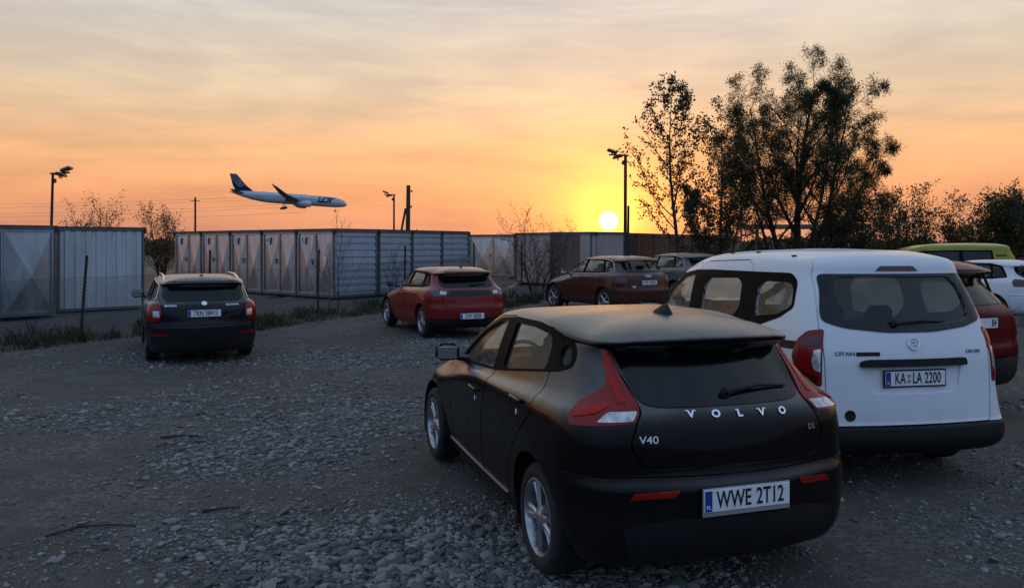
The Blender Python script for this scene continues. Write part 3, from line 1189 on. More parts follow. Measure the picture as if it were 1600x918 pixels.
# ------------------------------------------------------------------ poles and lines
M_POLE = mat('pole_steel', (0.045, 0.038, 0.033), 0.6, metal=0.4, var=0.4, vscale=5)

def lamp_pole(label, x, y, h, dirx, lean=0.0, strut=False, r=0.06):
    root = ob('light_pole', None, loc=(x, y, 0), label=label, cat='light pole', group='flood light poles')
    q = MB()
    q.tube([(0, 0, -0.2), (lean * 0.5, 0, h * 0.5), (lean, 0, h)], [r, r * 0.9, r * 0.8], 10)
    q.build('pole', M_POLE, root, angle=40)
    q = MB()
    q.tube([(lean - 0.1 * dirx, 0, h - 0.03), (lean + 0.62 * dirx, 0, h - 0.0)], 0.03, 6)
    q.build('arm', M_POLE, root)
    for (ox, oz, tilt) in ((0.50, 0.12, 0.35), (0.28, -0.08, -0.25)):
        q = MB()
        Mt = Matrix.Rotation(-tilt * dirx, 3, 'Y')
        q.rbox((0, 0, 0), (0.38, 0.30, 0.09), 0.02, M=Mt)
        for i in range(4):
            q.box(Mt @ Vector((-0.12 + i * 0.08, 0, 0.06)), (0.015, 0.26, 0.05), M=Mt)
        q.box((0, 0, -0.08), (0.03, 0.2, 0.1))
        q.build('flood_light', M_POLE, root, loc=(lean + ox * dirx, 0, h + oz))
    q = MB()
    q.rbox((0, 0, 0), (0.10, 0.10, 0.16), 0.02)
    q.build('junction_box', M_POLE, root, loc=(lean + 0.09 * dirx, -0.03, h - 0.30))
    if strut:
        q = MB()
        q.tube([(0.10, 0, -0.1), (0.13, 0, 3.35)], 0.045, 8)
        q.build('strut', M_POLE, root)
    return root

lamp_pole('tall flood light pole standing just right of the sun', 4.22, 30.6, 5.25, -1, 0.02, True, 0.075)
lamp_pole('flood light pole behind the grey containers at far left', -17.1, 30.3, 4.55, 1, 0.12)
lamp_pole('flood light pole right of the aeroplane beside a stouter pole', -7.2, 50.0, 4.95, -1, 0.0, False, 0.07)
# timber pole with a brace
wp = ob('timber_pole', None, loc=(-6.37, 50, 0), label='stout timber pole with slanted brace standing beside the middle light pole', cat='pole')
q = MB()
q.tube([(0, 0, -0.3), (0.02, 0, 3), (0.05, 0, 5.5)], [0.15, 0.14, 0.12], 10)
q.build('pole', M_WOOD, wp, angle=40)
q = MB()
q.tube([(-0.9, 0, 0), (-0.12, 0, 4.1)], 0.07, 8)
q.build('brace', M_WOOD, wp)
for zz_, sx_ in ((5.1, 0.2), (4.15, 0.17)):
    q = MB()
    q.tube([(0.05, 0, zz_ - 0.05), (0.05 + sx_, 0, zz_)], 0.02, 5)
    q.lathe([(0.02, -0.06), (0.05, -0.03), (0.05, 0.03), (0.03, 0.07)], 8, axis='z', c=(0.05 + sx_, 0, zz_ + 0.05))
    q.build('insulator', M_POLE, wp)
tp = ob('thin_pole', None, loc=(-23.2, 60, 0), label='thin bare pole standing left of the aeroplane', cat='pole')
q = MB()
q.tube([(0, 0, -0.3), (0, 0, 5.35)], [0.09, 0.07], 8)
q.build('pole', M_WOOD, tp)
q = MB()
q.tube([(-0.35, 0, 5.1), (0.35, 0, 5.1)], 0.03, 5)
q.build('crossarm', M_WOOD, tp)
PLN = ['topmost', 'second from the top', 'middle', 'second from the bottom', 'lowest']
for i, (za_, zb_) in enumerate(((6.25, 5.3), (5.9, 5.1), (5.25, 4.7), (4.9, 4.5), (4.35, 4.1))):
    q = MB()
    q.tube([(-80 + 66 * t / 12, 84 - 28 * t / 12, za_ + (zb_ - za_) * t / 12 + 0.5 * ((t / 6 - 1) ** 2 - 1)) for t in range(13)], 0.007, 4)
    q.build('power_line', M_POLE, None, label=PLN[i] + ' thin power line crossing the sky at left', cat='power line', group='power lines in the sky at left')
# ------------------------------------------------------------------ shared car materials
M_TRIM = mat('black_plastic', (0.009, 0.009, 0.010), 0.6, spec=0.3, bump=0.15, bscale=220, rvar=0.1)
M_SATIN = mat('satin_black', (0.005, 0.005, 0.005), 0.62, spec=0.05, rvar=0.08)
M_GLOSSB = mat('gloss_black', (0.004, 0.004, 0.005), 0.12, spec=0.4, rvar=0.05)
M_IN = mat('cabin_trim', (0.06, 0.058, 0.055), 0.85, var=0.3)
M_SEAT = mat('seat_cloth', (0.035, 0.035, 0.037), 0.9, var=0.3, bump=0.2, bscale=150)
M_RUB = mat('tyre_rubber', (0.013, 0.013, 0.013), 0.82, var=0.35, vscale=9, bump=0.25, bscale=90)
M_ALLOY = mat('alloy', (0.42, 0.43, 0.45), 0.34, metal=0.85, var=0.25, vscale=10, rvar=0.1)
M_DISC = mat('brake_disc', (0.10, 0.095, 0.09), 0.5, metal=0.8, var=0.3)
M_CHROME = mat('chrome', (0.80, 0.80, 0.80), 0.16, metal=1.0, rvar=0.05)
M_RED = mat('red_lens', (0.24, 0.005, 0.003), 0.14, coat=0.1, spec=0.35, var=0.25, vscale=18, bump=0.10, bscale=45)
M_DRED = mat('smoked_red_lens', (0.08, 0.006, 0.006), 0.16, coat=0.3, var=0.3, vscale=14)
M_CLEAR = mat('clear_lens', (0.62, 0.62, 0.62), 0.14, metal=0.35, coat=0.9, var=0.5, vscale=28)
M_DGREY = mat('smoked_lens', (0.035, 0.03, 0.035), 0.15, coat=0.9, var=0.3)
M_PLATE = mat('plate_white', (0.74, 0.75, 0.76), 0.42, var=0.10, vscale=14)
M_PBLUE = mat('plate_blue', (0.010, 0.045, 0.26), 0.42, var=0.15)
M_PBLK = mat('plate_black', (0.010, 0.010, 0.012), 0.5, var=0.2)
M_ALU = mat('plate_holder_grey', (0.36, 0.37, 0.38), 0.4, metal=0.4, var=0.15)
G_SIDE = glass('side_glass', (0.92, 0.93, 0.88), 0.34, 0.05, (1.0, 0.96, 0.80), 0.4)
G_FOG = glass('misted_glass', (0.95, 0.95, 0.85), 0.95, 0.08, (1.0, 0.96, 0.80), 0.5)
G_REAR = glass('rear_glass', (0.26, 0.30, 0.31), 0.03, 0.06, (0.55, 0.62, 0.66))
G_DARK = glass('privacy_glass', (0.10, 0.11, 0.12), 0.05, 0.05, (0.4, 0.45, 0.5))
G_SCREEN = glass('windscreen_glass', (0.95, 0.95, 0.85), 0.80, 0.08, (1.0, 0.96, 0.80), 0.5)

def frame_at(body, v, a, z, off=0.0, flat=False):
    """local frame on the body surface: X to the viewer's right, Y up, Z outwards"""
    A, Dn = view(v)
    h, nm, fi = body.hit(A * a + Vector((0, 0, z)) - Dn * 6, Dn)
    n = body.nrm(h, fi)
    if flat:
        n = -Dn
    up = Vector((0, 0, 1))
    up = (up - n * up.dot(n)).normalized()
    rt = up.cross(n)
    M_ = Matrix.Translation(h + n * off) @ Matrix((rt, up, n)).transposed().to_4x4()
    return M_

def on(body, name, me, parent, v, a, z, off=0.0, flat=False, roll=0.0):
    o = ob(name, me, parent)
    o.matrix_basis = frame_at(body, v, a, z, off, flat) @ Matrix.Rotation(roll, 4, 'Z')
    return o

WHEELS = {}

def wheel_meshes(r, rim_r, spokes, style):
    key = (r, rim_r, spokes, style)
    if key in WHEELS:
        return WHEELS[key]
    t = MB()
    w_ = 0.205
    prof = [(rim_r - 0.005, -0.012), (rim_r + 0.004, 0.0), (rim_r + (r - rim_r) * 0.45, 0.012), (r - 0.028, 0.004), (r - 0.008, -0.014), (r, -0.035)]
    for g in (0.07, 0.103, 0.136):
        prof += [(r, -g + 0.005), (r - 0.008, -g + 0.003), (r - 0.008, -g - 0.003), (r, -g - 0.005)]
    prof += [(r, -w_ + 0.035), (r - 0.008, -w_ + 0.014), (r - 0.03, -w_), (rim_r, -w_ + 0.01)]
    t.lathe(prof, 40)
    tyre = t.mesh('tyre', [M_RUB], angle=40, fix=True)
    m_ = MB()
    m_.lathe([(rim_r, -0.004), (rim_r + 0.002, 0.002), (rim_r - 0.012, 0.004), (rim_r - 0.02, -0.012), (rim_r - 0.03, -0.05), (rim_r - 0.03, -0.17)], 40)
    m_.lathe([(0.02, -0.10), (rim_r * 0.72, -0.10), (rim_r * 0.72, -0.115), (0.02, -0.115)], 28, 1)
    m_.lathe([(rim_r - 0.031, -0.165), (0.02, -0.165)], 28, 1)
    m_.lathe([(0.001, 0.0), (0.026, -0.001), (0.034, -0.006), (0.062, -0.014), (0.072, -0.03), (0.07, -0.09)], 20)
    for k in range(spokes):
        a = 2 * math.pi * k / spokes + 0.31
        subs = ((-0.13, 0.020, 0.024), (0.13, 0.020, 0.024)) if style == 'double' else ((0, 0.045, 0.032),)
        for (da, w0, w1) in subs:
            p0 = Vector((math.cos(a + da * 0.4), 0, math.sin(a + da * 0.4))) * 0.055
            p1 = Vector((math.cos(a + da), 0, math.sin(a + da))) * (rim_r - 0.016)
            d = (p1 - p0).normalized()
            s_ = Vector((-d.z, 0, d.x))
            o = len(m_.v)
            for p, ww, yo in ((p0, w0, -0.012), ((p0 + p1) / 2, (w0 + w1) * 0.46, -0.016), (p1, w1, -0.010)):
                for q, yy in ((-1, -0.012), (-0.35, 0.0), (0.35, 0.0), (1, -0.012), (0.8, -0.05), (-0.8, -0.05)):
                    c = p + s_ * (q * ww)
                    m_.v.append((c.x, yo + yy, c.z))
            for i in range(2):
                for j in range(6):
                    b0, b1 = o + i * 6 + j, o + i * 6 + (j + 1) % 6
                    m_.f.append((b0, b1, b1 + 6, b0 + 6))
                    m_.mi.append(0)
    for k in range(5):
        a = 2 * math.pi * k / 5
        m_.lathe([(0.001, -0.012), (0.009, -0.013), (0.009, -0.03)], 6, 1, c=(0.047 * math.cos(a), 0, 0.047 * math.sin(a)))
    rim = m_.mesh('rim', [M_ALLOY, M_DISC], angle=35, fix=True)
    WHEELS[key] = (tyre, rim)
    return WHEELS[key]

SEAT = {}

def seat_meshes():
    if SEAT:
        return SEAT
    b = MB()
    b.rbox((0.05, 0, 0.22), (0.50, 0.50, 0.16), 0.05)
    Mt = Matrix.Rotation(R(-20), 3, 'Y')
    b.rbox((-0.30, 0, 0.55), (0.13, 0.48, 0.62), 0.05, M=Mt)
    h = MB()
    h.rbox((0, 0, 0), (0.10, 0.26, 0.17), 0.04, M=Mt)
    h.tube([(0.02, 0.06, -0.17), (0, 0.06, -0.05)], 0.008, 6)
    h.tube([(0.02, -0.06, -0.17), (0, -0.06, -0.05)], 0.008, 6)
    SEAT['seat'] = b.mesh('seat', [M_SEAT], angle=50, fix=True)
    SEAT['head'] = h.mesh('headrest', [M_SEAT], angle=50, fix=True)
    c = MB()
    c.rbox((0.05, 0, 0.22), (0.46, 1.26, 0.16), 0.05)
    c.rbox((-0.29, 0, 0.52), (0.13, 1.26, 0.56), 0.05, M=Mt)
    SEAT['bench'] = c.mesh('rear_seat', [M_SEAT], angle=50, fix=True)
    s_ = MB()
    n = 24
    s_.tube([(0, 0.185 * math.cos(2 * math.pi * i / n), 0.185 * math.sin(2 * math.pi * i / n)) for i in range(n + 1)], 0.015, 6, cap=False)
    s_.rbox((0.02, 0, 0), (0.05, 0.16, 0.12), 0.02)
    s_.box((0.01, 0, 0), (0.02, 0.35, 0.03))
    SEAT['wheel'] = s_.mesh('steering_wheel', [M_TRIM], angle=40, fix=True)
    return SEAT

def make_plate(body, root, v, a, z, text, off=0.012, size=(0.52, 0.114), frame_mat=None, frame=0.012, band='', tsize=0.118, xs=0.66, shift=0.016, flat=True, seal=None, foot=0.0):
    pl = MB()
    pl.rbox((0, 0, 0.0), (size[0], size[1], 0.006), 0.002)
    o = on(body, 'license_plate', pl.mesh('license_plate', [M_PLATE], fix=True), root, v, a, z, off + 0.004, flat)
    fm = MB()
    fm.rbox((0, -foot / 2, -0.007), (size[0] + 2 * frame, size[1] + 2 * frame + foot, 0.010), 0.003)
    f = fm.build('plate_holder', frame_mat or M_TRIM, o)
    bb = MB()
    bb.box((-size[0] / 2 + 0.024, 0, 0.0036), (0.042, size[1] - 0.008, 0.0016))
    bo = bb.build('euro_band', M_PBLUE, o)
    words = text.split()
    ms = [text_mesh(w_, tsize, 0.0008, [M_PBLK], bold=0.0016, spacing=1.02, xscale=xs) for w_ in words]
    wd = [max(v.co.x for v in m_.vertices) - min(v.co.x for v in m_.vertices) for m_ in ms]
    gap = 0.062 if seal else 0.032
    xp = shift - (sum(wd) + gap + 0.026 * (len(wd) - 2)) / 2 if len(wd) > 1 else shift - sum(wd) / 2
    for i, (m_, w_) in enumerate(zip(ms, wd)):
        ob('plate_characters', m_, o, loc=(xp + w_ / 2, -0.001, 0.0042))
        if seal and i == 0:
            seal = xp + w_ + gap / 2
        xp += w_ + (gap if i == 0 else 0.026)
    if band:
        ob('band_letters', text_mesh(band, 0.026, 0.0006, [M_PLATE], bold=0.0006), o, loc=(-size[0] / 2 + 0.024, -0.032, 0.0052))
    if seal:
        for dy in (0.020, -0.020):
            sm = MB()
            sm.lathe([(0.001, 0.001), (0.016, 0.001), (0.016, -0.001)], 14, axis='z')
            sm.build('plate_seal', M_ALU, o, loc=(seal, dy, 0.0046))
    return o

GAP = 0.005

def one_mat(me, m_):
    if 'custom_normal' in me.attributes:
        me.attributes.remove(me.attributes['custom_normal'])
    me.materials.clear()
    me.materials.append(m_)
    me.polygons.foreach_set('material_index', np.zeros(len(me.polygons), dtype=np.int32))
    me.polygons.foreach_set('use_smooth', np.ones(len(me.polygons), dtype=bool))
    me.set_sharp_from_angle(angle=R(35))
    me.update()
    return me

def build_car(S):
    x, y, hd = S['pose'][:3]
    root = ob(S['name'], None, loc=(x, y, S['pose'][3] if len(S['pose']) > 3 else 0), rot=(0, 0, R(hd)), label=S['label'], cat=S['cat'], group=S.get('group'))
    root.empty_display_size = 0.3
    B = Body(S['rows'], S.get('sub', 3), bumps=S.get('bumps', ()))
    P = S['paint']
    r, wb, yo = S['r'], S['wb'], S['yo']
    me = B.solid
    cuts = []
    arch = S.get('arch', r + 0.045)
    for xw in (0.0, wb):
        circ = [(xw + arch * math.cos(2 * math.pi * i / 36), r + 0.01 + arch * math.sin(2 * math.pi * i / 36)) for i in range(36)]
        cuts += [cutter(circ, 'left', -1.4, -0.56), cutter(circ, 'right', -1.4, -0.56)]
    wins = []
    for (nm, ol, gm) in S['side']:
        ol = rounded(ol, 0.04)
        for sd in ('left', 'right'):
            wins.append((nm, ol, sd, gm if sd == 'left' else S.get('far_glass', gm), (-1.4, -0.25)))
    if S.get('rear_window'):
        nm, ol, gm = S['rear_window']
        wins.append((nm, rounded(ol, 0.05), 'rear', gm, (-2.2, S.get('rear_lim', 0.4))))
    if S.get('windscreen'):
        nm, ol, gm = S['windscreen']
        wins.append((nm, rounded(ol, 0.06), 'front', gm, (-5.5, -S['screen_lim'])))
    wc = [(cutter(ol, vw, *rg), nm, ol, vw, gm) for (nm, ol, vw, gm, rg) in wins]
    for c in cuts:
        me = boolean(me, c, 'DIFFERENCE')
    for c in wc:
        me = boolean(me, c[0], 'DIFFERENCE')
    for (vw, ol, dp) in S.get('recess', ()):
        me = boolean(me, patch(B, rounded(ol, 0.03), vw, 0.012, 0.012 + dp, 0.05), 'DIFFERENCE')
    mats3 = [P, M_IN, M_TRIM]
    pieces = []
    for ol in S.get('doors', ()):
        for sd in ('left', 'right'):
            pieces.append(('door', ol, sd, (-1.4, -0.28), P))
    if S.get('tailgate'):
        pieces.append(('tailgate', S['tailgate'], 'rear', (-2.2, S.get('gate_lim', -0.2)), P))
    if S.get('bumper'):
        zmax, pm = S['bumper']
        pieces.append(('rear_bumper', [(-1.2, 0.0), (1.2, 0.0), (1.2, zmax), (-1.2, zmax)], 'rear', (-2.2, -S.get('arch', r + 0.045) - 0.02), pm))
    made = []
    for (nm, ol, vw, rg, pm) in pieces:
        ol = rounded(ol, 0.03) if nm != 'rear_bumper' else ol
        pc = boolean(me, cutter(grow(ol, -GAP), vw, *rg), 'INTERSECT')
        me = boolean(me, cutter(grow(ol, GAP), vw, *rg), 'DIFFERENCE')
        o = ob(nm, finish(B, pc, [pm, M_IN, M_TRIM]), root)
        made.append((nm, vw, o))
    body = ob('body', finish(B, me, mats3), root)
    doorsL = [o for nm, vw, o in made if nm == 'door' and vw == 'left']
    gate = next((o for nm, vw, o in made if nm == 'tailgate'), root)
    # black or chrome surround of the side glass
    if S.get('trim'):
        ol, tm = S['trim']
        for sd in ('left', 'right'):
            tme = patch(B, rounded(ol, 0.04), sd, 0.005, 0.02, 0.045)
            tme.materials.append(tm)
            for (c, nm, o2, vw, gm) in wc:
                if vw == sd:
                    tme = boolean(tme, c, 'DIFFERENCE')
            ob('window_trim', one_mat(tme, tm), root)
            if S.get('chrome_line'):
                A_, D_ = view(sd)
                pts = []
                rl = rounded(ol, 0.05)
                for i in range(len(rl)):
                    p_, q_ = Vector(rl[i - 1]), Vector(rl[i])
                    for j in range(max(1, int((q_ - p_).length / 0.06))):
                        c_ = p_.lerp(q_, j / max(1, int((q_ - p_).length / 0.06)))
                        h_, n_, f_ = B.hit(A_ * c_.x + Vector((0, 0, c_.y)) - D_ * 6, D_)
                        pts.append(h_ + n_ * 0.006)
                q = MB()
                q.tube(pts + [pts[0]], 0.009, 5, cap=False)
                q.build('chrome_line', M_CHROME, root, smooth=True)
    if S.get('rear_panel'):
        ol, tm = S['rear_panel']
        tme = patch(B, rounded(ol, 0.05), 'rear', 0.006, 0.015, 0.04)
        tme.materials.append(tm)
        for (c, nm, o2, vw, gm) in wc:
            if vw == 'rear':
                tme = boolean(tme, c, 'DIFFERENCE')
        ob('rear_panel', one_mat(tme, tm), root)
    for (c, nm, ol, vw, gm) in wc:
        g = patch(B, grow(ol, 0.008), vw, -0.012 if vw in ('left', 'right') else -0.009, 0.0, 0.08)
        g.materials.append(gm)
        ob(nm, g, root)
    for L in S.get('lights', ()):
        nm, vw, ol, lm = L[:4]
        for s_ in (1, -1):
            if L[4] == 'single' and s_ < 0:
                continue
            o2 = [(a * s_, b) for a, b, *_ in rounded(ol, L[6] if len(L) > 6 else 0.02)]
            v2 = vw * s_ if not isinstance(vw, str) else vw
            pm = patch(B, o2, v2, 0.007, 0.02, 0.035)
            pm.materials.append(lm)
            lo = ob(nm, pm, root)
            for (n2, ol2, lm2) in (L[5] if len(L) > 5 else ()):
                o3 = [(a * s_, b) for a, b in rounded(ol2, 0.012)]
                pm = patch(B, o3, v2, 0.011, 0.006, 0.03)
                pm.materials.append(lm2)
                ob(n2, pm, lo)
    # wheels
    tyre, rim = wheel_meshes(r, S['rim'], S.get('spokes', 5), S.get('style', 'double'))
    steer = S.get('steer', 0)
    ln = MB()
    ln.lathe([(arch + 0.004, yo + 0.0), (arch + 0.012, yo - 0.32), (0.03, yo - 0.33)], 30)
    liner = ln.mesh('wheel_liner', [M_TRIM], angle=30)
    # keep the liner to the upper part of the wheel house
    bm = bmesh.new()
    bm.from_mesh(liner)
    bmesh.ops.delete(bm, geom=[f for f in bm.faces if f.calc_center_median().z < -r * 0.45], context='FACES')
    bm.to_mesh(liner)
    bm.free()
    for xw in (0.0, wb):
        for s_ in (1, -1):
            wo_ = ob('wheel', None, root, loc=(xw, s_ * yo, r), rot=(0, R(random.uniform(0, 70)), (0 if s_ > 0 else math.pi) + (steer if xw > 0 else 0)))
            wo_.empty_display_size = 0.1
            ob('tyre', tyre, wo_)
            ob('rim', rim, wo_)
            ob('wheel_liner', liner, root, loc=(xw, 0 if s_ > 0 else 0, r + 0.01), rot=(0, 0, 0 if s_ > 0 else math.pi))
    # cabin
    sm = seat_meshes()
    fl, sx, rx, sy = S['cabin']         # floor height, front seat x, rear seat x, seat y
    for s_ in (1, -1):
        so = ob('front_seat', sm['seat'], root, loc=(sx, s_ * sy, fl))
        ob('headrest', sm['head'], so, loc=(-0.44, 0, 0.90))
    bo = ob('rear_seat', sm['bench'], root, loc=(rx, 0, fl))
    for yy in (-0.38, 0.38):
        ob('headrest', sm['head'], bo, loc=(-0.42, yy, 0.84))
    ds = MB()
    dx, dzz, dw = S['dash']
    ds.rbox((dx, 0, dzz - 0.14), (0.42, dw * 2, 0.28), 0.08)
    ds.build('dashboard', M_IN, root, angle=40)
    ob('steering_wheel', sm['wheel'], root, loc=(dx - 0.36, sy, dzz - 0.02), rot=(0, R(25), 0))
    # mirrors
    if S.get('mirror'):
        mx, my, mz, ms, mm = S['mirror']
        for s_ in (1, -1):
            q = MB()
            q.rbox((0, s_ * 0.10 * ms, 0), (0.13 * ms, 0.24 * ms, 0.16 * ms), 0.045 * ms)
            q.tube([(0.0, -s_ * 0.10, -0.07 * ms), (0, s_ * 0.02, -0.05 * ms)], [0.035, 0.022], 6)
            mo = q.build('wing_mirror', mm, root, angle=60, loc=(mx, s_ * my, mz), rot=(0, 0, -s_ * 0.2))
            q = MB()
            q.rbox((-0.066 * ms, s_ * 0.10 * ms, 0), (0.006, 0.19 * ms, 0.12 * ms), 0.002)
            q.build('mirror_glass', mat('mirror', (0.6, 0.65, 0.7), 0.08, metal=1.0, rvar=0.04), mo)
    for (hx, hz) in S.get('handles', ()):
        for sd in ('left', 'right'):
            q = MB()
            q.rbox((0, 0, 0.018), (0.20, 0.028, 0.016), 0.007)
            q.box((-0.085, 0, 0.006), (0.02, 0.02, 0.02))
            q.box((0.085, 0, 0.006), (0.02, 0.02, 0.02))
            on(B, 'door_handle', q.mesh('door_handle', [S.get('handle_mat', P)], angle=60, fix=True), root, sd, hx, hz, 0.0)
    if S.get('fin'):
        fx, typ = S['fin']
        A = B.hit((fx, 0, 5), (0, 0, -1))[0]
        q = MB()
        if typ == 'fin':
            n = 12
            for hgt, sc_ in ((-0.01, 1.0), (0.012, 0.92), (0.035, 0.62), (0.052, 0.40), (0.06, 0.12)):
                for k in range(n):
                    a = 2 * math.pi * k / n
                    q.v.append((0.105 * sc_ * math.cos(a) - 0.055 * (1 - sc_), 0.045 * sc_ * (0.6 if hgt > 0.02 else 1) * math.sin(a), hgt))
            for i in range(4):
                for k in range(n):
                    a, b = i * n + k, i * n + (k + 1) % n
                    q.f.append((a, b, b + n, a + n))
                    q.mi.append(0)
            q.f.append(tuple(range(4 * n, 5 * n)))
            q.mi.append(0)
            q.build('roof_antenna', S.get('fin_mat', M_TRIM), root, angle=60, loc=A)
        else:
            q.lathe([(0.04, -0.01), (0.035, 0.012), (0.012, 0.02)], 10, axis='z')
            q.tube([(0, 0, 0.01), (-0.10, 0, 0.20)], [0.006, 0.003], 5)
            q.build('roof_antenna', M_TRIM, root, loc=A)
    if S.get('wiper'):
        yy, zz, ln_ = S['wiper']
        q = MB()
        a0 = frame_at(B, 'rear', yy, zz, 0.02)
        p0 = a0.translation
        p1 = frame_at(B, 'rear', yy - ln_, zz + 0.012, 0.016).translation
        mid = frame_at(B, 'rear', yy - ln_ * 0.5, zz + 0.02, 0.03).translation
        q.tube([p0, mid, p1], [0.016, 0.010, 0.006], 6)
        q.lathe([(0.03, 0.0), (0.028, -0.02), (0.012, -0.025)], 12, axis='x', c=tuple(p0 + Vector((0.01, 0, 0))))
        q.build('rear_wiper', M_TRIM, root)
    if S.get('extra'):
        S['extra'](B, root, body, gate)
    for m_ in (B.solid, B.outer):
        bpy.data.meshes.remove(m_)
    return root, B
# ------------------------------------------------------------------ the near dark hatchback
M_RED2 = mat('bright_red_lens', (0.40, 0.008, 0.004), 0.14, spec=0.3, var=0.4, vscale=60)
P_DARK = paint('dark_brown_paint', (0.0055, 0.0042, 0.0038), 0.26, 0.82, coat=0.28)

def hatch_extra(B, root, body, gate):
    make_plate(B, root, 'rear', 0.0, 0.585, 'WWE 2T12', band='PL', frame_mat=M_ALU, frame=0.006, foot=0.02, tsize=0.122, xs=0.66)
    for i, ch in enumerate('VOLVO'):
        yy = 0.262 - i * 0.142
        me = text_mesh(ch, 0.056, 0.002, [M_CHROME], bold=0.0022, xscale=1.12)
        lt = on(B, 'badge_letter', me, root, 'rear', yy, 1.008 - 0.004 * i, 0.006)
        q = MB()      # serifs
        if ch == 'V':
            for sx in (-0.021, 0.021):
                q2 = MB()
                q2.box((sx, 0.019, 0), (0.019, 0.0045, 0.004))
                q2.build('badge_serif', M_CHROME, lt)
        elif ch == 'L':
            q.box((-0.014, 0.019, 0), (0.020, 0.0045, 0.004))
        if q.v:
            q.build('badge_serif', M_CHROME, lt)
    on(B, 'badge_letters', text_mesh('V40', 0.056, 0.0015, [M_CHROME], bold=0.0004, xscale=1.15), root, 'rear', 0.505, 0.888, 0.005)
    on(B, 'badge_letters', text_mesh('D2', 0.040, 0.0015, [M_CHROME], bold=0.0004, xscale=1.15), root, 'rear', -0.508, 0.892, 0.005)
    # bright sill strip along the doors
    pts = []
    for i in range(16):
        xx = 0.52 + i * (1.62 / 15)
        p, n, _ = B.hit((xx, 3, 0.315), (0, -1, 0))
        pts.append(p + n * 0.004)
    for s_ in (1, -1):
        q = MB()
        q.tube([(p.x, p.y * s_, p.z) for p in pts], 0.006, 6)
        q.build('sill_strip', M_CHROME, root)
    # lower rear valance
    v_ = patch(B, rounded([(-0.60, 0.27), (0.60, 0.27), (0.66, 0.44), (0.40, 0.49), (-0.40, 0.49), (-0.66, 0.44)], 0.04), 'rear', 0.006, 0.02, 0.06)
    v_.materials.append(M_TRIM)
    ob('valance', v_, root)
    # key marks below the handles
    for hx, hz in ((1.22, 0.80), (0.27, 0.885)):
        q = MB()
        q.rbox((0, 0, 0.004), (0.018, 0.036, 0.006), 0.004)
        on(B, 'lock_cover', q.mesh('lock_cover', [M_CHROME], fix=True), root, 'left', hx, hz, 0.0, roll=0.3)

